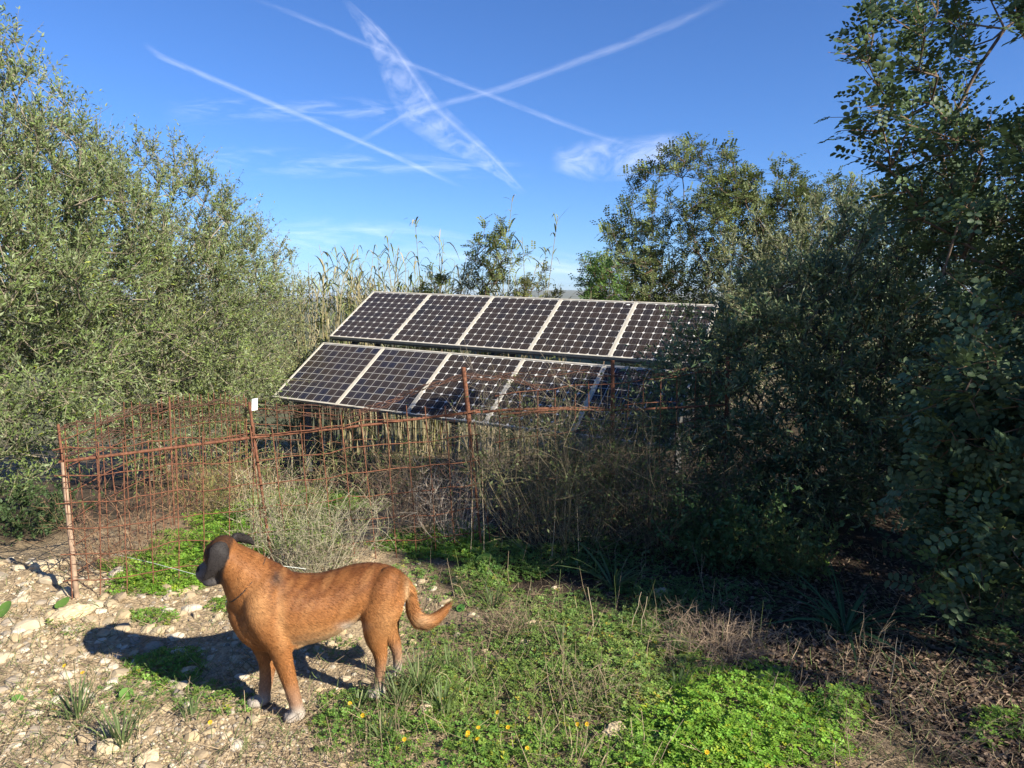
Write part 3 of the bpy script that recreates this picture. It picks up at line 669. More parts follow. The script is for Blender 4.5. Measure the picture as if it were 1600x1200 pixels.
# ------------------------------------------------------------------ the dog
DA, DB = np.array([-.98, 2.73]), np.array([-.47, 2.92]); DD = (DA - DB) / np.linalg.norm(DA - DB)
DLAT = np.array([-DD[1], DD[0], 0.0])           # towards the dog's own left flank
MPZ = .000775
def dogpt(zx, zy, t):
    r = rays(250 + zx / 3.2, 800 + zy / 3.2); k = ((DA + t * DLAT[:2]) @ DLAT[:2]) / (r[:2] @ DLAT[:2]); return np.array([0, 0, CAM_H]) + r * k
def loft(ac, chain, sub=4, sides=20, lat=None):
    """chain of (zx, zy, t, in-plane radius in zoomed pixels, lateral half width in metres)"""
    C = np.array([list(dogpt(c[0], c[1], c[2])) + [c[3] * MPZ, c[4]] for c in chain])
    n = len(C); s = np.linspace(0, n - 1, (n - 1) * sub + 1); i = np.clip(s.astype(int), 0, n - 2); f = (s - i)[:, None]
    p0, p1, p2, p3 = C[np.maximum(i - 1, 0)], C[i], C[i + 1], C[np.minimum(i + 2, n - 1)]
    Q = .5 * (2 * p1 + (p2 - p0) * f + (2 * p0 - 5 * p1 + 4 * p2 - p3) * f ** 2 + (3 * p1 - p0 - 3 * p2 + p3) * f ** 3)
    P, r, l = Q[:, :3], np.maximum(Q[:, 3], .002), np.maximum(Q[:, 4], .002)
    T = unit(np.gradient(P, axis=0)); Lv = DLAT if lat is None else np.array(lat)
    A = unit(np.cross(T, Lv)); Bv = np.cross(A, T)
    # rounded end caps
    def cap(P0, T0, A0, B0, r0, l0, sg): return [(P0 + sg * T0 * min(r0, l0) * math.sin(q), A0, B0, r0 * math.cos(q), l0 * math.cos(q)) for q in (.5, .95, 1.3)]
    rings = cap(P[0], T[0], A[0], Bv[0], r[0], l[0], -1)[::-1] + [(P[k], A[k], Bv[k], r[k], l[k]) for k in range(len(P))] + cap(P[-1], T[-1], A[-1], Bv[-1], r[-1], l[-1], 1)
    an = np.arange(sides) / sides * 2 * np.pi; V = []
    for c, a, b, ra, lb in rings: V.append(c + np.cos(an)[:, None] * a * ra + np.sin(an)[:, None] * b * lb)
    m = len(rings); V = np.concatenate(V); k = np.arange(m - 1)[:, None] * sides; q = np.arange(sides)[None]; q2 = (q + 1) % sides
    F = np.stack([k + q, k + q2, k + sides + q2, k + sides + q], -1).reshape(-1, 4)
    V = np.concatenate([V, [rings[0][0], rings[-1][0]]]); e0, e1 = m * sides, m * sides + 1; q = np.arange(sides); q2 = (q + 1) % sides
    ac.add(V, F); ac.F[3].append(np.stack([np.full(sides, e0), q2, q], -1) + ac.n - len(V)); ac.F[3].append(np.stack([np.full(sides, e1), q + (m - 1) * sides, q2 + (m - 1) * sides], -1) + ac.n - len(V))
def build_dog():
    ac = Acc(); hd = (0, 0)
    loft(ac, [(388, 468, 0, 55, .045), (430, 472, 0, 130, .092), (500, 480, 0, 185, .122), (590, 484, 0, 196, .134), (690, 486, 0, 186, .138), (800, 470, 0, 174, .134), (900, 430, 0, 155, .122),
              (1000, 388, 0, 138, .113), (1085, 384, 0, 136, .114), (1160, 384, 0, 114, .100), (1215, 388, 0, 76, .070), (1236, 390, 0, 34, .035)])
    loft(ac, [(520, 410, 0, 170, .112), (462, 352, 0, 146, .104), (408, 292, 0, 116, .094), (355, 244, 0, 92, .080), (315, 214, 0, 76, .070)])          # neck
    loft(ac, [(352, 205, -.01, 60, .060), (322, 198, -.005, 82, .074), (298, 208, -.008, 74, .066)])                       # skull
    loft(ac, [(292, 262, -.012, 64, .056), (256, 288, -.026, 56, .047), (232, 300, -.036, 51, .042)])                       # muzzle
    loft(ac, [(288, 326, -.010, 32, .036), (262, 338, -.020, 29, .034), (244, 342, -.030, 25, .029)])                                                  # lips and jaw
    loft(ac, [(318, 158, .056, 32, .014), (298, 196, .078, 50, .010), (284, 244, .086, 45, .009), (264, 286, .086, 33, .008), (234, 324, .080, 18, .007), (214, 342, .076, 7, .006)])  # near ear
    loft(ac, [(372, 126, -.060, 26, .014), (405, 128, -.085, 26, .012), (442, 140, -.100, 22, .011), (464, 158, -.105, 10, .009)])                        # far ear
    loft(ac, [(535, 350, .070, 58, .034), (505, 430, .088, 80, .044), (520, 530, .096, 80, .048), (562, 605, .096, 62, .044)])   # shoulder
    loft(ac, [(1150, 330, .060, 66, .045), (1118, 400, .082, 92, .052), (1100, 480, .090, 92, .052)])   # haunch
    loft(ac, [(432, 510, 0, 88, .070), (490, 582, 0, 92, .090), (585, 612, 0, 78, .100), (680, 610, 0, 60, .095)])   # breast
    # forelegs
    loft(ac, [(505, 470, .088, 84, .038), (548, 570, .096, 84, .046), (590, 660, .094, 60, .042), (616, 745, .088, 47, .036), (642, 830, .086, 39, .031), (664, 905, .086, 35, .029), (680, 965, .086, 34, .029), (686, 1000, .086, 36, .031)])
    loft(ac, [(694, 1006, .086, 33, .032), (664, 1018, .086, 28, .037), (637, 1026, .086, 19, .035)])
    loft(ac, [(480, 560, -.085, 90, .048), (520, 660, -.085, 66, .043), (538, 745, -.085, 47, .036), (534, 820, -.085, 38, .031), (526, 880, -.085, 33, .028), (520, 918, -.085, 33, .029)])
    loft(ac, [(526, 930, -.085, 31, .031), (490, 946, -.085, 26, .036), (452, 952, -.085, 18, .034)])
    # hind legs: thigh, knee, hock, near-vertical shank
    loft(ac, [(1125, 400, .070, 112, .048), (1105, 490, .086, 112, .056), (1088, 565, .088, 84, .050), (1082, 630, .086, 60, .040), (1098, 690, .084, 42, .031), (1104, 750, .084, 31, .027), (1098, 820, .084, 27, .025), (1092, 880, .084, 28, .027)])
    loft(ac, [(1102, 896, .084, 29, .030), (1074, 908, .084, 25, .034), (1046, 914, .084, 17, .032)])
    loft(ac, [(1120, 440, -.070, 108, .050), (1130, 540, -.085, 80, .052), (1150, 610, -.085, 52, .040), (1174, 660, -.085, 36, .030), (1186, 715, -.085, 28, .026), (1187, 770, -.085, 25, .025), (1184, 800, -.085, 27, .027)])
    loft(ac, [(1190, 808, -.085, 27, .029), (1162, 820, -.085, 23, .033), (1136, 826, -.085, 16, .031)])
    loft(ac, [(1205, 345, 0, 40, .034), (1240, 375, 0, 30, .024), (1252, 440, 0, 29, .022), (1262, 500, 0, 35, .026), (1295, 545, 0, 40, .028), (1345, 548, 0, 38, .027), (1395, 518, 0, 29, .020), (1428, 482, 0, 17, .012), (1443, 458, 0, 6, .005)])
    for (zx, zy, t0) in ((640, 1024, .086), (455, 952, -.085), (1050, 912, .084), (1138, 824, -.085)):      # toes
        for dt, fx in ((-.024, 7), (-.009, -5), (.009, -5), (.024, 7)):
            loft(ac, [(zx + 26 + fx, zy - 4, t0 + dt, 15, .0105), (zx - 2 + fx, zy + 4, t0 + dt, 13, .0100)], sides=10)
    V, F, _ = ac.get()
    tmp = bpy.data.objects.new('dog_tmp', mesh_np('dog_tmp', V, F, None)); COL.objects.link(tmp)
    rm = tmp.modifiers.new('r', 'REMESH'); rm.mode = 'VOXEL'; rm.voxel_size = .0062
    sm = tmp.modifiers.new('s', 'SMOOTH'); sm.factor = .5; sm.iterations = 5
    dg = bpy.context.evaluated_depsgraph_get(); dg.update(); me = bpy.data.meshes.new_from_object(tmp.evaluated_get(dg)); tm = tmp.data; bpy.data.objects.remove(tmp); bpy.data.meshes.remove(tm)
    nv = len(me.vertices); P = np.empty(nv * 3, np.float32); me.vertices.foreach_get('co', P); P = P.reshape(-1, 3).astype(float)
    Nn = np.empty(nv * 3, np.float32); me.vertices.foreach_get('normal', Nn); Nn = Nn.reshape(-1, 3).astype(float)
    def zcoord(P):
        px, py, dp = pix(P); return (px - 250) * 3.2, (py - 800) * 3.2
    def lateral(P): return (P[:, :2] - DA) @ DLAT[:2]
    def coat(P, n):
        zx, zy = zcoord(P); la = lateral(P); s = (P[:, :2] - DA) @ DD; z = P[:, 2] - terrain(P[:, 0], P[:, 1])
        tan = np.array([.285, .118, .038]); deep = np.array([.135, .048, .016]); pale = np.array([.46, .30, .16]); white = np.array([.56, .50, .42]); black = np.array([.020, .017, .016]); grey = np.array([.125, .115, .110])
        C = np.repeat(tan[None], len(P), 0)
        def mixin(c, m): nonlocal C; m = np.clip(m, 0, 1)[:, None]; C = C * (1 - m) + c * m
        def blob(cx, cy, rx, ry): return np.exp(-(((zx - cx) / rx) ** 2 + ((zy - cy) / ry) ** 2))
        wv = np.sin(zx * .03 + 2) * np.sin(zy * .021 + 1) + .6 * np.sin(zx * .071 + zy * .05)
        mixin(deep, .92 * sstep(.36, .56, z) * sstep(.0, 1, wv * .5 + .6) * (zx > 540) + .35 * sstep(.0, .9, n[:, 2]))
        mixin(np.array([.40, .19, .07]), .45 * sstep(.1, 1.2, wv)); mixin(np.array([.43, .23, .095]), .75 * blob(480, 480, 60, 100) + .7 * blob(600, 540, 26, 130) + .55 * blob(1130, 560, 60, 80) + .5 * blob(780, 600, 130, 40))
        body = (zx > 560) & (zx < 1040)
        mixin(pale, body * sstep(-.2, -.75, n[:, 2]) * .8 * sstep(.30, .18, z - .14))
        mixin(pale, .85 * blob(1232, 400, 13, 75) * (zx > 1150)); mixin(pale, .6 * blob(1290, 545, 60, 40))
        edge = np.interp(zx, [640, 700, 760, 850, 930, 985, 1010], [690, 684, 674, 634, 594, 548, 530]); mixin(pale * 1.1, .8 * body * sstep(46, 8, edge - zy) * (zy < edge + 22) * (zx > 690) * (zx < 1000) * (la > -.05)); mixin(white, .8 * blob(950, 572, 55, 20))
        mixin(black * 2, .78 * blob(578, 330, 30, 36) * (n[:, 2] > -.2)); mixin(deep * .6, .5 * blob(1195, 340, 34, 40)); mixin(black * 3, .5 * blob(1438, 462, 22, 22))
        leg = sstep(.085, .03, z); mixin(white * .85, leg * .9 * (zx > 380)); mixin(white * .6, .32 * sstep(.20, .07, z) * (zx > 380))
        head = (zx < 365) & (zy < 385) & (z > .42)
        mask = head * sstep(8, -14, zx - (352 - .34 * (zy - 200))); brown = np.array([.060, .028, .014])
        mixin(brown, mask * .92); mixin(black * 1.6, mask * sstep(222, 250, zy) * .95)  # black low on the face also paints in the cheek's shade
        mixin(brown * 1.6, mask * .5 * blob(330, 130, 40, 24))
        muz = head * sstep(268, 240, zx - .55 * (zy - 300)); mixin(grey * 1.25, muz * .9 * sstep(246, 262, zy)); mixin(grey, head * .7 * blob(252, 345, 34, 22))
        ear = head & (la > .066) & (zx < 350 - .8 * np.maximum(0, zy - 225)); mixin(black * 1.5, ear * 1.0); earf = (zx > 352) & (zx < 480) & (zy < 175) & (la < -.030); mixin(black * 1.4, earf * 1.0)
        mixin(black * 3, .75 * blob(300, 335, 26, 40) * (la < .06)); nose = (zx < 196) & (zy < 300) & head; mixin(black * .6, nose * 1.0)
        return C, (ear | earf)
    C, earm = coat(P, Nn)
    rootp = np.array([(DA[0] + DB[0]) / 2, (DA[1] + DB[1]) / 2, gz((DA[0] + DB[0]) / 2, (DA[1] + DB[1]) / 2)])
    nf = len(me.polygons); cnt = np.empty(nf, np.int32); me.polygons.foreach_get('loop_total', cnt); li = np.empty(cnt.sum(), np.int32); me.loops.foreach_get('vertex_index', li)
    stt = np.concatenate([[0], np.cumsum(cnt)[:-1]]); quad = li[stt[cnt == 4][:, None] + np.arange(4)]; tri = li[stt[cnt == 3][:, None] + np.arange(3)]
    bpy.data.meshes.remove(me)
    dog = obj_np('dog', P, [quad, tri], M_fur, loc=tuple(rootp), col=C * .85, smooth=True)
    tag(dog, 'tan short-haired dog with black ears and grey muzzle standing on the stones', 'dog')
    # short coat: a strand is a sliver laid along the lie of the hair
    rg = np.random.default_rng(5); T = np.concatenate([quad[:, [0, 1, 2]], quad[:, [0, 2, 3]], tri]); a, b, c = P[T[:, 0]], P[T[:, 1]], P[T[:, 2]]
    ar = np.linalg.norm(np.cross(b - a, c - a), axis=1); n = 68000; k = rg.choice(len(T), n, p=ar / ar.sum()); w1, w2 = rg.random((2, n)); sw = w1 + w2 > 1; w1[sw], w2[sw] = 1 - w1[sw], 1 - w2[sw]
    Q = a[k] + w1[:, None] * (b[k] - a[k]) + w2[:, None] * (c[k] - a[k]); nn = unit(Nn[T[k, 0]] + Nn[T[k, 1]] + Nn[T[k, 2]]); CC, er = coat(Q, nn)
    zx, zy = zcoord(Q); z = Q[:, 2] - terrain(Q[:, 0], Q[:, 1]); back = np.array([-DD[0], -DD[1], 0.0]); flow = np.repeat((back + np.array([0, 0, -.55]))[None], n, 0)
    lg = sstep(.30, .18, z)[:, None]; flow = flow * (1 - lg) + (np.array([0, 0, -1.0]) + back * .15) * lg
    nk = ((zx < 520) & (z > .35))[:, None]; flow = np.where(nk, back * .8 + np.array([0, 0, -.75]), flow)
    tl = ((zx > 1246) & (zy > 360) & (zy < 610))[:, None]; tdir = back + np.array([0, 0, -1]) * sstep(1300, 1255, zx)[:, None] + np.array([0, 0, .6]) * sstep(1330, 1400, zx)[:, None]; flow = np.where(tl, tdir, flow)
    flow = flow + rg.normal(0, .16, (n, 3)); flow = unit(flow - (flow * nn).sum(1, keepdims=True) * nn)
    Ln = rg.uniform(.009, .018, n); Ln = np.where(z < .16, Ln * .5, Ln); Ln = np.where(zx < 380, Ln * .55, Ln); Ln = np.where(tl[:, 0], Ln * 2.5, Ln); Ln = np.where(er, Ln * .8, Ln)
    lift = rg.uniform(.06, .24, (n, 1)); sd = np.cross(nn, flow) * (.00072 * rg.uniform(.7, 1.4, (n, 1))); tipv = Q + flow * Ln[:, None] + nn * lift * Ln[:, None]; base = Q - nn * .001
    V = np.stack([base - sd, base + sd, (base + tipv) / 2 + nn * .0012 + sd * .7, (base + tipv) / 2 + nn * .0012 - sd * .7, tipv], 1).reshape(-1, 3); o5 = np.arange(n)[:, None] * 5
    cl = np.sin(zx * .21 + 3 * np.sin(zy * .045)) * np.sin(zy * .17 + 2 * np.sin(zx * .06)); CC = np.clip(CC * (1 + .20 * cl)[:, None] * rg.uniform(.60, 1.45, (n, 1)), 0, .9); FV = np.repeat(CC, 5, 0)
    obj_np('fur', V, [o5 + np.array([[0, 1, 2, 3]]), o5 + np.array([[3, 2, 4]])], M_fur, dog, FV)['kind'] = 'stuff'
    # collar with its ring
    c = dogpt(434, 334, 0); q = unit(dogpt(520, 235, 0) - dogpt(348, 432, 0)); p = DLAT; an = np.linspace(0, 2 * np.pi, 41)
    ring = c + np.cos(an)[:, None] * p * .0965 + np.sin(an)[:, None] * q * .1015
    V, F = tubes(ring[None], np.full((1, 41), .0042), 8); col = obj_np('collar', V, F, mat_plain('black_webbing', (.02, .018, .018), .7, .3), dog, smooth=True)
    k = ring[np.argmin(ring[:, 2])]; rr = k + np.stack([DD[0] * np.cos(an) * .013, DD[1] * np.cos(an) * .013, np.sin(an) * .013 - .016], -1)
    V, F = tubes(rr[None], np.full((1, 41), .002), 5); obj_np('ring', V - rootp, F, mat_plain('steel_ring', (.35, .34, .32), .3, .5, .9), col)
build_dog()

# ------------------------------------------------------------------ giant reeds and saplings behind the panels
def reed_parts(rg, H, nl, dry, tall):
    k = 9; t = np.linspace(0, 1, k); bend = rg.normal(0, .10 * H, 2); P = np.stack([bend[0] * t ** 2, bend[1] * t ** 2, H * t], -1)
    V, F = tubes(P[None], np.linspace(.011, .004, k)[None], 5); sc_ = np.array((.33, .28, .16)) if dry else np.array((.25, .24, .09)); stalk = (V, F, np.broadcast_to(sc_, (len(V), 3)))
    lo = .80 if tall else .30; ts = np.sort(rg.uniform(lo, 1.0, nl)); q = 6; u = np.linspace(0, 1, q); Q = []; Wd = []; Sd = []; C = []
    for i, a in enumerate(ts):
        b = np.array([np.interp(a, t, P[:, j]) for j in range(3)]); az = (i % 2) * math.pi + rg.normal(0, .7) + rg.uniform(0, .6); L = rg.uniform(.30, .60) * (.6 if tall else 1); o = np.array([math.cos(az), math.sin(az), 0]); rise = rg.uniform(.7, 1.5); dr = rg.uniform(.3, 1.5)
        Q.append(b + o * (L * .62 * u)[:, None] + np.array([0, 0, 1]) * (L * (rise * u - dr * u ** 2) * .75)[:, None]); Wd.append(rg.uniform(.018, .034) * np.sin(np.pi * (u * .86 + .14)) ** .7); Sd.append(np.cross(o, [0, 0, 1]) + rg.normal(0, .3, 3))
        g = rg.random(); C.append((np.array((.29, .255, .145)) if g < (.48 if dry else .18) else np.array((.165, .195, .075))) * rg.uniform(.75, 1.25))
    V, F = strips(np.array(Q), np.array(Wd), np.array(Sd)); return stalk, (V, F, np.repeat(np.array(C), q * 2, 0))
def reeds():
    rg = np.random.default_rng(31); var = []
    for i in range(10):
        s, l = reed_parts(rg, 1.0 * rg.uniform(2.6, 3.2), int(rg.integers(12, 18)), i % 5 != 4, False); var.append((mesh_np('stalk', s[0], s[1], M_dry, s[2]), mesh_np('leaves', l[0], l[1], M_dry, l[2])))
    tall = []
    for i in range(3):
        s, l = reed_parts(rg, 4.0, 9, i == 1, True); tall.append((mesh_np('stalk', s[0], s[1], M_dry, s[2]), mesh_np('leaves', l[0], l[1], M_dry, l[2])))
    def put(v, p, sc_, lab, grp, rz):
        e = empty('reed', tuple(p), lab, 'reed', grp); e.scale = (1, 1, sc_) if sc_ > 0 else (1, 1, 1); e.rotation_euler = (rg.normal(0, .05), rg.normal(0, .05), rz)
        link(bpy.data.objects.new('stalk', v[0]), e); o = link(bpy.data.objects.new('leaves', v[1]), e); o['kind'] = 'stuff'
    for i in range(250):
        px = rg.uniform(455, 690) if i < 190 else rg.uniform(690, 890); Y = rg.uniform(12.3, 14.2) if px > 520 else rg.uniform(11.6, 13.5)
        top = np.interp(px, [460, 490, 540, 600, 660, 720, 780, 850, 890], [470, 425, 425, 408, 425, 440, 430, 415, 455]) + rg.normal(6, 18)
        b = atY(px, 500, Y); g = gz(b[0], b[1]); zt = atY(px, top, Y)[2]; vi = int(rg.integers(0, 10)); v = var[vi]
        put(v, (b[0], b[1], g), max(.3, (zt - g) / 3.0), ('green-leaved' if vi % 5 == 4 else 'straw-coloured') + ' giant reed in the thicket ' + ('beside the small grey olive' if px < 520 else 'behind the reed end of the panels' if px < 690 else 'among the leafy saplings'), 'reeds behind the panels', rg.uniform(0, 6.28))
    for k, (px, top, Y) in enumerate([(775, 312, 12.9), (830, 338, 12.7), (473, 388, 12.2), (589, 400, 12.9), (628, 372, 13.3), (675, 345, 13.4), (505, 398, 12.5), (700, 372, 13.5), (858, 385, 13.0)]):
        b = atY(px, 500, Y); g = gz(b[0], b[1]); zt = atY(px, top, Y)[2]
        put(tall[k % 3], (b[0], b[1], g), (zt - g) / 4.0, 'tall lone tufted reed ' + ['rising over the slender sapling', 'rising over the low leafy sapling', 'next to the small grey olive', 'above the corner of the upper row', 'above the first two upper panels', 'behind the second upper panel', 'just past the corner of the panels', 'behind the small leafy saplings', 'at the end of the thicket, by the gap of sky'][k], 'tall reeds above the thicket', rg.uniform(0, 6.28))
    for k in range(60):         # bare canes seen below the panels
        px = rg.uniform(440, 830); Y = rg.uniform(11.2, 13.2); b = atY(px, 640, Y); g = gz(b[0], b[1]); h = rg.uniform(1.0, 2.2); L = rg.normal(0, .20, 2)
        V, F = tubes(np.array([[(b[0], b[1], g - .05), (b[0] + L[0] * .6, b[1] + L[1], g + h * .5), (b[0] + L[0] * 1.4, b[1] + L[1] * 2, g + h)]]), np.array([[.011, .010, .006]]), 5)
        o = obj_np('cane', V, F, M_dry, None, np.broadcast_to(np.array((.34, .28, .18)) * rg.uniform(.4, 1.15), (len(V), 3)), loc=(b[0], b[1], g)); tag(o, 'bare dry cane in the dark gap under the ' + ('corner panel' if px < 535 else 'second lower panel' if px < 640 else 'panel behind the capped post' if px < 760 else 'panel behind the brambles'), 'cane', 'canes under the panels')
reeds()
def leafy_shrub(px, ybase, ytop, wpx, Y, n, leaf, col, label, seed):
    rg = np.random.default_rng(seed); b = atY(px, ybase, Y); g = gz(b[0], b[1]); top = atY(px, ytop, Y)[2]; wid = wpx / FPX * Y / 2; z0 = min(atY(px, ybase, Y)[2], top - .3)
    blobs = [(b[0] + rg.normal(0, wid * .25), Y + rg.normal(0, .1), z0 + (top - z0) * q, wid * (1.0 - .55 * q), wid * .8, (top - z0) * .22) for q in (.12, .32, .52, .7, .86)]
    return carob_tree('sapling', label, (b[0], Y), blobs, n, 3, 3, leaf, col, seed, 4, twig=.16, trunk_r=.03, zmin=.1)
leafy_shrub(785, 520, 358, 110, 12.1, 90, .13, (.125, .150, .045), 'slender leafy carob sapling standing up among the reeds', 41)
leafy_shrub(835, 530, 428, 100, 12.3, 60, .12, (.130, .140, .045), 'low leafy sapling under the tufted lone reeds', 42)
leafy_shrub(692, 530, 424, 60, 12.2, 40, .12, (.125, .155, .045), 'small leafy sapling behind the second panel of the upper row', 43)
leafy_shrub(735, 530, 428, 50, 12.2, 36, .12, (.085, .105, .040), 'small dark-leaved sapling behind the middle panel of the upper row', 44)
leafy_shrub(938, 520, 408, 90, 11.6, 70, .13, (.085, .150, .035), 'bright green young sapling at the foot of the spreading carob', 45)

# ------------------------------------------------------------------ dry bushes, brambles, grasses
def bush(name, label, cat, base, rad, h, nst, nsub, col, seed, r0=.0022, wild=.35, group=None, green=0.0, arch=.0, leafcol=(.12, .16, .05), nleaf=0, leaf=.02):
    rg = np.random.default_rng(seed); base = np.array(base, float); e = empty(name, tuple(base), label, cat, group)
    az = rg.uniform(0, 6.28, nst); rr = rad * rg.random(nst) ** .6; b = base + np.stack([np.cos(az) * rr * .45, np.sin(az) * rr * .45, np.zeros(nst)], -1); b[:, 2] = terrain(b[:, 0], b[:, 1])
    hh = h * rg.uniform(.55, 1.1, nst); tip = base + np.stack([np.cos(az) * rr * 1.15, np.sin(az) * rr * 1.15, hh - base[2] * 0], -1); tip[:, 2] = b[:, 2] + hh
    K = 6; t = np.linspace(0, 1, K)[None, :, None]; mid = (b + tip) / 2 + rg.normal(0, wild * rad, (nst, 3)) * np.array([1, 1, .4]) + np.array([0, 0, arch])
    P = b[:, None] * (1 - t) ** 2 + 2 * mid[:, None] * t * (1 - t) + tip[:, None] * t ** 2; P[:, 1:] += rg.normal(0, .012 * h, (nst, K - 1, 3))
    ac = Acc(); V, F = tubes(P, np.broadcast_to(np.linspace(r0, r0 * .45, K), (nst, K)), 3); cs = np.array(col) * rg.uniform(.6, 1.35, (nst, 1)); ac.add(V, F, np.repeat(cs, K * 3, 0))
    o = ac.obj('stems', M_dry, e); o['kind'] = 'stuff'
    if nsub:
        k = rg.integers(1, K, (nst, nsub)); S = P[np.arange(nst)[:, None], k].reshape(-1, 3); D = unit(rand_unit(len(S), rg) + np.repeat(unit(tip - b), nsub, 0) * .7); L = h * rg.uniform(.10, .34, len(S))
        K2 = 4; t2 = np.linspace(0, 1, K2)[None, :, None]; Q = S[:, None] + D[:, None] * L[:, None, None] * t2 + rg.normal(0, .22, (len(S), 1, 3)) * L[:, None, None] * t2 ** 2
        V, F = tubes(Q, np.broadcast_to(np.linspace(r0 * .55, r0 * .25, K2), (len(S), K2)), 3); c2 = np.array(col) * rg.uniform(.6, 1.45, (len(S), 1)); g = rg.random(len(S)) < green; c2[g] = np.array(leafcol) * rg.uniform(.7, 1.3, (g.sum(), 1))
        obj_np('twigs', V, F, M_dry, e, np.repeat(c2, K2 * 3, 0))['kind'] = 'stuff'
        if nleaf:
            i = rg.integers(0, len(S), nleaf); LP = S[i] + D[i] * (L[i] * rg.random(nleaf))[:, None]; V, F, own = scatter(LEAF_TV * np.array([1, 1.9, 1]), LEAF_TF, LP, rand_unit(nleaf, rg) + D[i], rand_unit(nleaf, rg) + np.array([0, 0, .8]), leaf * rg.uniform(.6, 1.3, nleaf))
            obj_np('leaves', V, F, M_green, e, (np.array(leafcol) * rg.uniform(.65, 1.35, (nleaf, 1)))[own])['kind'] = 'stuff'
    return e
GREY, STRAW, BROWN = (.34, .30, .21), (.42, .32, .18), (.19, .13, .085)
def B(px, py): return gnd(px, py)
bush('dry_shrub', 'large dry grey shrub with fine tangled twigs right behind the dog', 'shrub', B(492, 900), .40, .48, 110, 12, GREY, 51, .0019, .3, green=.25, leafcol=(.15, .17, .07), nleaf=2600, leaf=.016)
bush('dry_shrub', 'dry straw shrub growing through the fence beside its leaning bar', 'shrub', B(470, 820), .42, .48, 70, 11, STRAW, 52, .0018, .3, green=.3, leafcol=(.16, .20, .06), nleaf=2200, leaf=.016)
bush('dry_shrub', 'brown dry thorny shrub between the dog rump and the fence', 'shrub', B(650, 838), .42, .50, 90, 14, (.30, .225, .155), 53, .0018, .35)
bush('bramble', 'whitish dead bramble at the foot of the capped rusty post', 'bramble', B(715, 846), .30, .52, 40, 14, (.42, .36, .29), 54, .0020, .45)
bush('bramble', 'big arching bramble tangle covering the shaded fence', 'bramble', B(880, 850), .62, .92, 130, 13, (.20, .165, .10), 55, .0020, .40, green=.25, leafcol=(.10, .12, .045), nleaf=3600, leaf=.022, arch=.1)
bush('bramble', 'dark bramble heap between the fence post and the olive bush', 'bramble', B(1010, 850), .60, .80, 120, 12, (.17, .13, .085), 56, .0020, .40, green=.25, leafcol=(.09, .12, .045), nleaf=3600, leaf=.024, arch=.1)
bush('dry_shrub', 'reddish dry shrub inside the fence corner, behind the mesh', 'shrub', B(210, 880), .50, .42, 60, 10, (.26, .165, .095), 57, .0017, .3)
bush('dry_shrub', 'yellowish dry weeds along the far side of the mesh fence', 'shrub', B(320, 800), .60, .48, 70, 10, (.30, .22, .10), 58, .0018, .3, green=.35, leafcol=(.15, .17, .05), nleaf=2400, leaf=.018)
bush('dry_shrub', 'tall thin dry stalks beside the fence bar above the clover', 'shrub', B(405, 862), .22, .62, 26, 8, (.46, .38, .26), 59, .0018, .2)
bush('bramble', 'tangle of pale dry bramble arches in front of the round-celled panel', 'bramble', (.12, 4.95, gz(.12, 4.95)), .55, 1.05, 46, 11, (.36, .30, .22), 60, .0019, .5, arch=.16)
bush('dry_shrub', 'dry undergrowth in the gap below the lower panel row', 'shrub', (-.9, 6.5, gz(-.9, 6.5)), .85, .62, 130, 10, (.26, .20, .11), 61, .0022, .3, green=.25, nleaf=2000, leaf=.025)
bush('dry_shrub', 'green and dry undergrowth below the shaded lower panels', 'shrub', (.5, 6.3, gz(.5, 6.3)), .8, .70, 120, 10, (.22, .18, .10), 62, .0022, .3, green=.4, nleaf=2600, leaf=.025)
bush('dry_shrub', 'flattened heap of dry brown stalks at the edge of the leaf litter', 'shrub', B(1120, 1015), .30, .12, 220, 8, (.33, .245, .17), 63, .0011, .5)
bush('dry_shrub', 'thin dead stems beside the asphodel plant', 'shrub', B(1335, 1072), .13, .30, 11, 5, (.33, .25, .16), 64, .0014, .25)
bush('dry_shrub', 'matted dry straw at the sunlit edge of the litter, near the bright clover mound', 'shrub', B(1430, 1180), .34, .07, 90, 5, (.20, .15, .10), 65, .0009, .6)
bush('dry_shrub', 'low dry brown weed between the dog tail and the shaded grass', 'shrub', B(800, 985), .20, .13, 90, 8, (.30, .22, .15), 66, .0010, .4, green=.2, nleaf=500, leaf=.014)
bush('dry_shrub', 'low dry weed with bleached stems in the clover below the dog tail', 'shrub', B(930, 1105), .20, .10, 80, 8, (.32, .24, .16), 67, .0010, .45, green=.2, nleaf=500, leaf=.014)
bush('leafy_weed', 'dark green leafy weed at the foot of the olive bush', 'weed', B(1120, 880), .40, .42, 60, 9, (.10, .11, .05), 68, .0020, .3, leafcol=(.07, .13, .045), nleaf=3800, leaf=.030)
bush('leafy_weed', 'small leafy weed catching light on the edge of the litter under the olive bush', 'weed', B(1240, 900), .26, .34, 40, 8, (.11, .12, .05), 69, .0020, .3, leafcol=(.10, .15, .05), nleaf=1500, leaf=.030)
bush('leafy_weed', 'green weed patch under the olive tree by the stony ground', 'weed', B(20, 840), .50, .34, 50, 8, (.10, .12, .05), 70, .0020, .3, leafcol=(.06, .10, .035), nleaf=3600, leaf=.028)

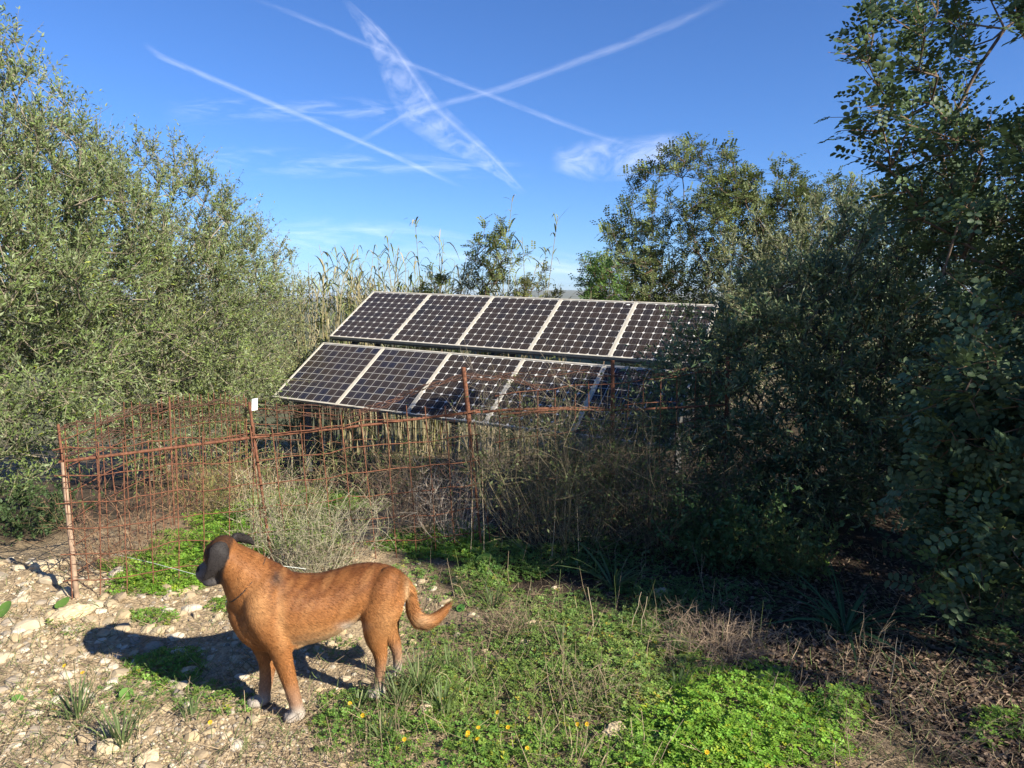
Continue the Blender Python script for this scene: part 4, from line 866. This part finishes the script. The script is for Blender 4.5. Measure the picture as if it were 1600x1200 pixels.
def grass_tuft(name, label, cat, base, n, L, wd, col, seed, spread=.05, lean=.6, group=None):
    rg = np.random.default_rng(seed); base = np.array(base, float); K = 6; u = np.linspace(0, 1, K); az = rg.uniform(0, 6.28, n); o = np.stack([np.cos(az), np.sin(az), np.zeros(n)], -1); ln = L * rg.uniform(.5, 1.15, n)
    ro = rg.random((n, 1)) * spread; b = base + o * ro; b[:, 2] = terrain(b[:, 0], b[:, 1]); le = lean * rg.uniform(.3 if lean < .8 else .65, 1.2, n); dr = rg.uniform(.1, .8, n) * lean
    P = b[:, None] + o[:, None] * (ln[:, None] * le[:, None] * u[None] * (.6 + .5 * u[None]))[..., None] + np.array([0, 0, 1.0]) * (ln[:, None] * (u[None] * (1.15 - .35 * le[:, None]) - dr[:, None] * u[None] ** 2.2))[..., None]
    P[..., 2] = np.maximum(P[..., 2], terrain(P[..., 0], P[..., 1]) + .004)
    V, F = strips(P, np.broadcast_to(wd * np.array([.7, 1, 1, .85, .55, .08]), (n, K)) * rg.uniform(.7, 1.3, (n, 1)), np.cross(o, [0, 0, 1.0]) + rg.normal(0, .3, (n, 3)))
    ob = obj_np(name, V, F, M_green, None, np.repeat(np.array(col) * rg.uniform(.65, 1.35, (n, 1)), K * 2, 0), loc=tuple(base)); return tag(ob, label, cat, group)
grass_tuft('asphodel', 'asphodel plant with long drooping strap leaves on the dark litter', 'plant', B(1320, 990), 48, .46, .012, (.060, .115, .045), 81, .05, 1.25)
grass_tuft('asphodel', 'smaller asphodel with arching leaves in front of the shaded brambles', 'plant', B(960, 920), 26, .36, .011, (.085, .13, .05), 82, .04, .9)
for i, (px, py, n, L) in enumerate([(655, 1080, 60, .20), (625, 1105, 50, .16), (700, 1050, 40, .14), (120, 1120, 40, .20), (190, 1165, 44, .20), (300, 1120, 26, .11), (770, 950, 36, .14), (560, 1110, 40, .10), (1010, 960, 30, .14), (690, 1110, 50, .13), (880, 1010, 34, .13), (600, 1160, 40, .10), (740, 1060, 34, .12), (1060, 1080, 30, .12)]):
    grass_tuft('grass_tuft', 'tuft of fresh green grass blades ' + ['beside the far hind paw', 'in front of the near hind paw', 'just under the dog tail', 'among pale stones, apart from the clover', 'next to a fist-sized rounded stone', 'on gravel below the small clover patch', 'behind the tip of the dog tail', 'in the clover between fore and hind paws', 'by the flattened dry stalks', 'beside a small pale stone under the tail', 'in shaded clover beyond the tail', 'among yellow flowers below the hind paws', 'in low weeds past the hind paws', 'at the edge of the bright clover mound'][i], 'grass tuft', B(px, py), n, L, .0055, (.12, .165, .06), 100 + i, .05, .6, 'fresh grass tufts')
for i, (px, py, L, lean) in enumerate([(735, 872, .50, .02), (757, 876, .62, -.01), (1000, 1000, .22, .03), (862, 880, .58, .03), (930, 990, .24, -.04), (1392, 1085, .24, .01), (1172, 1005, .16, .02), (985, 985, .20, .05), (905, 875, .50, -.02)]):
    b = B(px, py); V, F = tubes(np.array([wire_pts((b[0], b[1], b[2] - .01), (b[0] + lean, b[1], b[2] + L), 7, .006)]), np.linspace(.0026, .0015, 7)[None], 5)
    tag(obj_np('dry_stalk', V, F, M_dry, None, np.broadcast_to(np.array((.45, .36, .24)), (len(V), 3)), loc=tuple(b)), 'upright leafless dead stalk ' + ['close to the capped rusty post', 'tall and straight beside the capped rusty post', 'leaning over the shaded clover', 'against the big arching bramble', 'short and tilted in the shaded clover', 'at the edge of the litter above the straw', 'short, by the flattened dry stalks', 'tilting towards the flattened dry stalks', 'at the foot of the bramble tangle'][i], 'stalk', 'single dead stalks')
# pale string stretched low behind the dog
sp = [atY(180, 866, 4.02), atY(240, 880, 3.9), atY(303, 897, 3.75), atY(380, 903, 3.62), atY(440, 884, 3.55), atY(478, 889, 3.6)]
V, F = tubes(np.array(sp)[None], np.full((1, len(sp)), .0013), 5); tag(obj_np('string', V, F, mat_plain('pale_string', (.62, .66, .60), .7, .2), loc=tuple(sp[0])), 'thin pale string stretched low behind the dog', 'string')

# ------------------------------------------------------------------ stones
def stone_mesh(seed, sub):
    bm = bmesh.new(); bmesh.ops.create_icosphere(bm, subdivisions=sub, radius=1.0); rg = np.random.default_rng(seed)
    dirs = rand_unit(9, rg); cut = rg.uniform(.55, .95, 9)
    for v in bm.verts:
        p = np.array(v.co)
        for d, c in zip(dirs, cut):            # broken faces
            k = p @ d
            if k > c: p = p - d * (k - c) * .85
        p = p * (1 + rg.normal(0, .045)); v.co = p * np.array([1, .8, .6])
    V = np.array([v.co for v in bm.verts]); bm.verts.index_update(); F = np.array([[q.index for q in f.verts] for f in bm.faces]); bm.free(); return V, F
STV = [stone_mesh(200 + i, 2) for i in range(9)]
PAL = [(.47, .385, .26), (.39, .31, .20), (.52, .45, .34), (.34, .26, .165), (.43, .33, .195), (.30, .25, .19)]
STM = [mesh_np('stone', v, f, M_stone, np.broadcast_to(np.array(PAL[i % 6]), (len(v), 3)), False) for i, (v, f) in enumerate(STV * 2)]
PATCH = [  # clover: px, py, rx, ry, leaves per m2, height, leaf size, tone
    (1150, 1135, 165, 85, 14000, .085, .0115, (.130, .270, .030)), (1312, 1112, 58, 38, 7000, .09, .013, (.115, .235, .035)), (1560, 1140, 60, 28, 7000, .08, .013, (.12, .23, .035)),
    (1040, 1185, 110, 60, 11000, .07, .0115, (.125, .250, .033)), (870, 1175, 160, 50, 8000, .05, .011, (.12, .225, .035)), (700, 1170, 150, 60, 8500, .05, .011, (.10, .205, .033)), (560, 1130, 80, 48, 8500, .05, .011, (.095, .195, .033)),
    (800, 1085, 170, 60, 8500, .05, .011, (.12, .205, .04)), (900, 1010, 120, 55, 8000, .06, .012, (.105, .19, .04)), (1000, 1050, 120, 70, 8000, .05, .012, (.13, .22, .045)), (1010, 950, 110, 45, 6500, .06, .012, (.09, .17, .04)),
    (255, 895, 85, 32, 13000, .06, .012, (.130, .260, .030)), (215, 915, 52, 16, 9000, .05, .012, (.125, .25, .03)), (330, 860, 90, 32, 12000, .07, .012, (.130, .265, .030)), (420, 820, 110, 38, 9500, .09, .013, (.135, .270, .032)), (480, 785, 90, 26, 6500, .10, .014, (.13, .26, .035)),
    (262, 1045, 62, 30, 11000, .045, .011, (.105, .215, .032)), (242, 968, 38, 16, 9000, .035, .011, (.11, .22, .032)), (350, 948, 24, 14, 8000, .03, .011, (.11, .22, .03)), (340, 1095, 58, 26, 7000, .03, .010, (.10, .195, .033)), (215, 1090, 70, 30, 4500, .03, .010, (.10, .18, .035)),
    (690, 848, 90, 30, 10000, .09, .014, (.115, .24, .035)), (800, 880, 90, 34, 8500, .07, .013, (.10, .20, .04)), (740, 905, 60, 20, 5000, .05, .012, (.105, .20, .04)), (640, 905, 50, 26, 4000, .05, .012, (.10, .19, .04)),
    (520, 1010, 50, 22, 2600, .03, .010, (.10, .19, .035)), (1120, 940, 90, 34, 2600, .06, .014, (.075, .14, .04)), (930, 870, 110, 34, 4500, .08, .014, (.08, .155, .04)), (1190, 870, 90, 36, 2500, .09, .016, (.07, .13, .04)), (110, 985, 40, 16, 1500, .03, .011, (.11, .19, .035)), (60, 1120, 80, 50, 900, .03, .010, (.11, .18, .04)), (720, 1005, 80, 34, 5000, .04, .011, (.11, .20, .04)), (860, 950, 60, 24, 5000, .05, .012, (.10, .18, .04)), (700, 1070, 100, 36, 6500, .04, .011, (.11, .20, .04)), (760, 935, 70, 24, 5000, .05, .012, (.105, .19, .04)), (640, 990, 60, 40, 2200, .03, .010, (.10, .17, .04)), (1560, 1000, 50, 60, 900, .10, .020, (.06, .11, .035))]
def in_patch(px, py, grow=1.0):
    m = np.zeros(len(px), bool)
    for c in PATCH:
        if c[4] > 4000: m |= (((px - c[0]) / (c[2] * grow)) ** 2 + ((py - c[1]) / (c[3] * grow)) ** 2) < 1
    return m
def stones():
    rg = np.random.default_rng(71)
    def cand(n):
        px = rg.uniform(-10, 560, n); py = rg.uniform(868, 1205, n); w_ = np.clip(1.25 - (px / 520) ** 2 * .8, .15, 1) * sstep(862, 905, py + .10 * px)
        m = (rg.random(n) < w_) & ~(in_patch(px, py, .8) & (rg.random(n) < .93)); return px[m], py[m]
    px, py = cand(3600)
    ex = [(655 + rg.normal(0, 45), 945 + rg.normal(0, 38)) for _ in range(110)] + [(820 + rg.normal(0, 130), 985 + rg.normal(0, 60)) for _ in range(34)] + [(700 + rg.normal(0, 160), 1100 + rg.normal(0, 50)) for _ in range(30)] + [(560 + rg.normal(0, 60), 1050 + rg.normal(0, 22)) for _ in range(40)]
    px = np.concatenate([px, [e[0] for e in ex]]); py = np.concatenate([py, [e[1] for e in ex]])
    size = np.clip(rg.lognormal(math.log(5.2), .62, len(px)), 2.5, 28); P = gnd(px, py); d = np.hypot(P[:, 0], P[:, 1]) + .3; s = size * d / FPX * .62
    # nothing under the paws
    keep = np.ones(len(px), bool)
    for q in ((665, 1020, .086), (490, 945, -.085), (1075, 905, .084), (1162, 822, -.085)):
        c = dogpt(*q); keep &= np.hypot(P[:, 0] - c[0], P[:, 1] - c[1]) > s + .06
    P, s, size, px, py0 = P[keep], s[keep], size[keep], px[keep], py[keep]; o = np.argsort(-size); top = o[:300]; rest = o[300:]
    def where(i):
        x, y = px[i], py0[i]
        return 'beside the dog tail' if x > 600 and y < 1030 else 'in the grass and clover past the dog tail' if x > 600 else 'on the litter of twigs under the dog' if x > 420 and y < 1125 else 'below the dog paws' if x > 330 and y >= 1125 else 'on the bare ground by the pale fence pole' if y < 960 else 'near the shadow of the dog head' if x > 170 and y < 1045 else 'in the open gravel beyond the dog shadow' if x <= 170 and y < 1080 else 'around the small grass tufts'
    for i in top:
        kk = int(rg.integers(0, len(STM))); e = bpy.data.objects.new('stone', STM[kk]); e.location = (P[i, 0], P[i, 1], P[i, 2] - s[i] * .06); e.scale = (s[i] * rg.uniform(.85, 1.25), s[i] * rg.uniform(.8, 1.2), s[i] * rg.uniform(.7, 1.15)); e.rotation_euler = (rg.normal(0, .3), rg.normal(0, .3), rg.uniform(0, 6.28)); link(e)
        tag(e, ('chunky ' if size[i] > 15 else 'small ') + ['cream', 'tan', 'whitish', 'ochre', 'yellowish', 'greyish'][(kk % 9) % 6 if kk < 9 else kk % 6] + ' stone lying loose ' + where(i), 'stone', 'loose limestone pieces on the ground')
    ac = Acc(); lowv = [stone_mesh(300 + i, 1) for i in range(8)]
    n2 = 5200; qx, qy = rg.uniform(-30, 620, n2), rg.uniform(862, 1205, n2); m = rg.random(n2) < np.clip(1.2 - (qx / 560) ** 2, .12, 1); qx, qy = qx[m], qy[m]; Q = gnd(qx, qy)
    PP = np.concatenate([P[rest], Q]); SS = np.concatenate([s[rest], np.clip(rg.lognormal(math.log(.0075), .4, len(Q)), .003, .018)])
    w_ = rg.integers(0, 8, len(PP))
    for k in range(8):
        m = w_ == k; n = m.sum(); az = rg.uniform(0, 6.28, n); up = unit(np.array([0, 0, 1]) + rg.normal(0, .25, (n, 3))); V, F, own = scatter(lowv[k][0], lowv[k][1], PP[m] + np.array([0, 0, 1]) * (SS[m] * -.05)[:, None], np.stack([np.cos(az), np.sin(az), np.zeros(n)], -1), up, SS[m])
        ac.add(V, F, (np.array(PAL)[rg.integers(0, 6, n)] * rg.uniform(.7, 1.1, (n, 1)))[own])
    ob = ac.obj('gravel', M_stone); tag(ob, 'small pale limestone gravel scattered over the stony soil', 'gravel', kind='stuff')
    def rock(px, py, sx, sy, sz, seed, rz, label):
        v, f = stone_mesh(seed, 4); p = gnd(px, py); v = v * (1 + .05 * np.sin(v[:, :1] * 9 + 1) * np.sin(v[:, 1:2] * 11)); e = bpy.data.objects.new('rock', mesh_np('rock', v * np.array([sx, sy, sz]), f, M_stone, np.broadcast_to(np.array((.50, .395, .25)), (len(v), 3)), False))
        e.location = (p[0], p[1], p[2] + sz * .15); e.rotation_euler = (.1, -.1, rz); link(e); tag(e, label, 'rock')
    rock(112, 962, .105, .075, .07, 401, .7, 'large flat cream rock half buried at the foot of the pale pole')
    rock(72, 888, .085, .07, .075, 402, .2, 'rounded cream boulder in the olive shade behind the pale pole')
    rock(171, 1118 + 55, .055, .05, .055, 403, .4, 'fist-sized rounded stone among the grass blades on the stony side')
    rock(296, 1052, .055, .045, .05, 404, 1.2, 'pale angular stone at the rim of the small clover patch by the dog shadow')
    rock(232, 1190, .05, .045, .05, 405, .9, 'bright cream stone beside the tufts of grass below the clover')
    rock(965, 1150, .060, .05, .065, 406, .4, 'rough cream stone sticking out of the clover next to the bright mound')
    rock(905, 1075, .060, .035, .03, 407, 1.9, 'flat pale stone lying in dry weeds among the clover')
    rock(1195, 1062, .05, .04, .035, 408, .5, 'pale stone at the edge of the flattened dry stalks')
    rock(832, 978, .045, .03, .045, 409, .5, 'upright pale stone in the shaded clover')
    rock(664, 1112, .034, .03, .036, 410, .5, 'small pale stone in grass under the dog tail')
    rock(1030, 930, .055, .045, .05, 411, .5, 'grey-brown stone in the shade below the brambles')
stones()

# ------------------------------------------------------------------ ground cover
def clover():
    rg = np.random.default_rng(81); pos, up, sc_, colr = [], [], [], []
    for cx, cy, rx, ry, den, h, lf, tone in PATCH:
        c = gnd(cx, cy); e1 = gnd(cx + rx, cy); e2 = gnd(cx, min(cy + ry, 1500)); e3 = gnd(cx, cy - ry); area = math.pi * np.linalg.norm(e1 - c) * .5 * (np.linalg.norm(e2 - c) + np.linalg.norm(e3 - c))
        n = int(area * den * .80); a = rg.uniform(0, 6.28, n); r = rg.random(n) ** .5; wob = 1 + .14 * np.sin(3 * a + cx) + .10 * np.sin(7 * a + cy); r2 = r * wob + rg.normal(0, .07, n)
        P = gnd(cx + np.cos(a) * rx * r2, cy + np.sin(a) * ry * r2); x, y = P[:, 0], P[:, 1]
        clump = .5 + .5 * np.sin(x * 23 + 2 * np.sin(y * 17)) * np.sin(y * 21 + 1.5 * np.sin(x * 13)); keep = rg.random(n) < (.35 + .9 * clump if den < 9000 else 1); P, r, clump, x, y = P[keep], r[keep], clump[keep], x[keep], y[keep]; n = len(P)
        hh = h * (1 - .8 * np.clip(r, 0, 1) ** 2.2) * (.55 + .6 * clump); P[:, 2] += hh * rg.random(n) ** .55 + .004
        pos.append(P); up.append(unit(np.array([.15, -.12, 1]) + rg.normal(0, .38, (n, 3)))); sc_.append(lf * rg.uniform(.5, 1.2, n) * np.where(rg.random(n) < .08, 1.5, 1)); colr.append(np.array(tone) * rg.uniform(.70, 1.45, (n, 1)) * np.array([1.32, 1.12, 1.25]) * (1 + rg.normal(0, .10, (n, 3)) * np.array([1, .3, .6])) * np.where(rg.random((n, 1)) < .05, np.array([1.7, 1.1, .8]), 1.0))
    pos, up, sc_, colr = np.concatenate(pos), np.concatenate(up), np.concatenate(sc_), np.concatenate(colr); n = len(pos)
    tv, tf = [], []
    for k in range(3):
        a = k * 2.094; d = np.array([math.cos(a), math.sin(a), .10]); s = np.array([-math.sin(a), math.cos(a), 0]); i = len(tv); tv += [np.zeros(3), d * .85 + s * .55 + [0, 0, .12], d * .92, d * .85 - s * .55 + [0, 0, .12]]; tf += [[i, i + 2, i + 1], [i, i + 3, i + 2]]
    az = rg.uniform(0, 6.28, n); V, F, own = scatter(np.array(tv), np.array(tf), pos, np.stack([np.cos(az), np.sin(az), np.zeros(n)], -1), up, sc_)
    o = obj_np('clover', V, F, M_green, None, np.clip(colr, .01, .6)[own]); tag(o, 'low green clover carpeting the ground in patches', 'clover', kind='stuff'); print('clover leaves', n)
clover()
def litter():
    rg = np.random.default_rng(82); n = 15000; px = rg.uniform(930, 1640, n); py = rg.uniform(838, 1205, n); P = gnd(px, py); li, _ = ground_masks(P); m = (rg.random(n) < np.clip(li * 1.1, 0, 1)) & (P[:, 1] < 7); P = P[m]; n = len(P); P[:, 2] += .004 + .012 * rg.random(n)
    tv = np.array([[-.5, 0, 0], [-.15, .34, .10], [.3, .26, .12], [.55, 0, .04], [.3, -.26, .10], [-.15, -.34, .14]]); tf = np.array([[0, 3, 2], [0, 2, 1], [0, 4, 3], [0, 5, 4]])
    az = rg.uniform(0, 6.28, n); V, F, own = scatter(tv, tf, P, np.stack([np.cos(az), np.sin(az), rg.normal(0, .25, n)], -1), unit(np.array([0, 0, 1]) + rg.normal(0, .35, (n, 3))), rg.uniform(.011, .030, n))
    c = np.array([(.125, .080, .052), (.18, .118, .080), (.075, .053, .040), (.25, .18, .125)])[rg.integers(0, 4, n)] * rg.uniform(.6, 1.2, (n, 1)); o = obj_np('leaf_litter', V, F, M_dry, None, c[own]); tag(o, 'brown fallen carob leaves covering the shaded ground', 'leaf litter', kind='stuff')
litter()
def straw():
    """short dead stems, twigs and thin grass lying or standing between the stones and the clover"""
    rg = np.random.default_rng(83); n = 14500; px = rg.uniform(-20, 1620, n); py = 850 + 360 * rg.random(n) ** .8; P = gnd(px, py); x, y = P[:, 0], P[:, 1]
    den = .5 + .5 * np.sin(x * 5.3 + 1.7 * np.sin(y * 4.1)) * np.sin(y * 6.1 + x * 1.3); m = rg.random(n) < (.25 + .75 * den); P = P[m]; n = len(P); gr = rg.random(n) < .34
    L = rg.uniform(.025, .12, n) * np.where(gr, .8, 1); az = rg.uniform(0, 6.28, n); st = np.where(gr, rg.uniform(.6, 1.4, n), np.abs(rg.normal(.18, .45, n))); D = unit(np.stack([np.cos(az), np.sin(az), st], -1)); K = 3; t = np.linspace(0, 1, K)[None, :, None]
    tall = (rg.random(n) < .11) & (P[:, 0] > -.55) & (P[:, 0] < 1.2) & (np.hypot((P[:, 0] - .85) / .42, (P[:, 1] - 2.5) / .32) > 1); L = np.where(tall, rg.uniform(.09, .22, n), L); D = np.where(tall[:, None], unit(D * .4 + np.array([0, 0, 1.0])), D)
    Q = P[:, None] + D[:, None] * L[:, None, None] * t + rg.normal(0, .18, (n, 1, 3)) * L[:, None, None] * t ** 2; Q[..., 2] = np.maximum(Q[..., 2], terrain(Q[..., 0], Q[..., 1]) + .002); Q[:, :, 2] += .004
    V, F = tubes(Q, np.broadcast_to(np.array([.0013, .0011, .0006]), (n, K)), 3); c = np.where(gr[:, None], np.array((.13, .17, .055)), np.array((.33, .25, .16))) * rg.uniform(.5, 1.35, (n, 1))
    o = obj_np('straw', V, F, M_dry, None, np.repeat(c, K * 3, 0)); tag(o, 'dead stems and thin grass strewn over the ground', 'straw', kind='stuff')
straw()
# yellow flowers, and single broad leaves
def flowers():
    rg = np.random.default_rng(84); pm = Acc(); an = np.arange(8) / 8 * 6.283
    for a in an:
        d = np.array([math.cos(a), math.sin(a), 0]); s = np.array([-math.sin(a), math.cos(a), 0]); pm.add([d * .002, d * .006 + s * .0030 + [0, 0, .002], d * .0090 + [0, 0, .0015], d * .006 - s * .0030 + [0, 0, .003]], [[0, 3, 2, 1]], (.72, .45, .015))
    V, F, C = pm.get(); petals = mesh_np('petals', V, F, M_green, C); bx_ = Acc(); V, F = stone_mesh(500, 1); bx_.add(V * .0030, F, (.62, .34, .01)); V, F, C = bx_.get(); disc = mesh_np('disc', V, F, M_green, C)
    for px, py in [(777, 1128), (747, 1148), (793, 1148), (730, 1160), (823, 1182), (901, 1144), (916, 1148), (547, 1109), (567, 1128), (746, 1166), (731, 1163), (103, 1052), (131, 1062), (1102, 1196), (330, 1145), (632, 1170)]:
        b = gnd(px, py + 14); h = rg.uniform(.06, .085); V, F = tubes(np.array([[(0, 0, -.01), (.003, .002, h * .5), (.002, -.004, h)]]), np.full((1, 3), .0012), 4)
        e = empty('flower', tuple(b), 'small yellow daisy-like flower on a thin stem in the low greenery', 'flower', 'yellow flowers in the greenery'); link(bpy.data.objects.new('stem', mesh_np('stem', V, F, M_green, np.broadcast_to(np.array((.10, .16, .05)), (len(V), 3)))), e)
        p = link(bpy.data.objects.new('petals', petals), e); p.location = (.002, -.004, h); p.rotation_euler = (rg.normal(.55, .2), rg.normal(0, .2), 0); d = link(bpy.data.objects.new('disc', disc), e); d.location = (.002, -.0045, h + .001)
    t = np.linspace(0, 6.283, 13)[:-1]; Vl = np.concatenate([[[0, 0, -.08]], np.stack([np.cos(t), np.sin(t) * .85, .07 * np.cos(2 * t)], -1)]); Fl = np.array([[0, i + 1, (i + 1) % 12 + 1] for i in range(12)])
    for px, py, s, col, lab in [(1289, 884, .030, (.24, .40, .04), 'single bright yellow-green leaf catching the sun on the dark litter'), (98, 945 + 5, .040, (.14, .26, .05), 'broad green weed leaf next to the half buried rock'), (8, 962, .050, (.15, .28, .05), 'broad bright green leaf on the stony ground under the olive shade'),
                                (28, 1097, .022, (.12, .25, .05), 'little round green leaf alone among the pale stones'), (720, 955, .026, (.10, .24, .05), 'round green leaf on the stones beside the dog tail'), (756, 884, .055, (.13, .25, .05), 'broad upright green leaf in the clover below the capped post'), (198, 1092, .030, (.13, .25, .05), 'round green weed leaf among the grass tufts')]:
        b = gnd(px, py); o = bpy.data.objects.new('broad_leaf', mesh_np('broad_leaf', Vl, Fl, M_green, np.broadcast_to(np.array(col), (len(Vl), 3)), True)); o.location = (b[0], b[1], b[2] + s * .75); o.scale = (s, s, s); o.rotation_euler = (rg.uniform(.3, .9), rg.normal(0, .3), rg.uniform(-.5, .5)); link(o); tag(o, lab, 'leaf')
flowers()

# ------------------------------------------------------------------ the air over the plain
def air():
    m, t, b, out = newmat('air'); t.nodes.remove(b); v = N(t, 'ShaderNodeVolumePrincipled'); v.inputs['Color'].default_value = (.86, .92, 1, 1); v.inputs['Density'].default_value = 1.1e-4; v.inputs['Anisotropy'].default_value = .25
    t.links.new(v.outputs[0], out.inputs['Volume']); ac = Acc(); box(ac, (0, 0, 0), (8200, 0, 0), (0, 8200, 0), (0, 0, 48)); o = ac.obj('haze', m); o['kind'] = 'stuff'; o['label'] = 'thin bluish haze over the far plain and hills'; o['category'] = 'haze'
air()
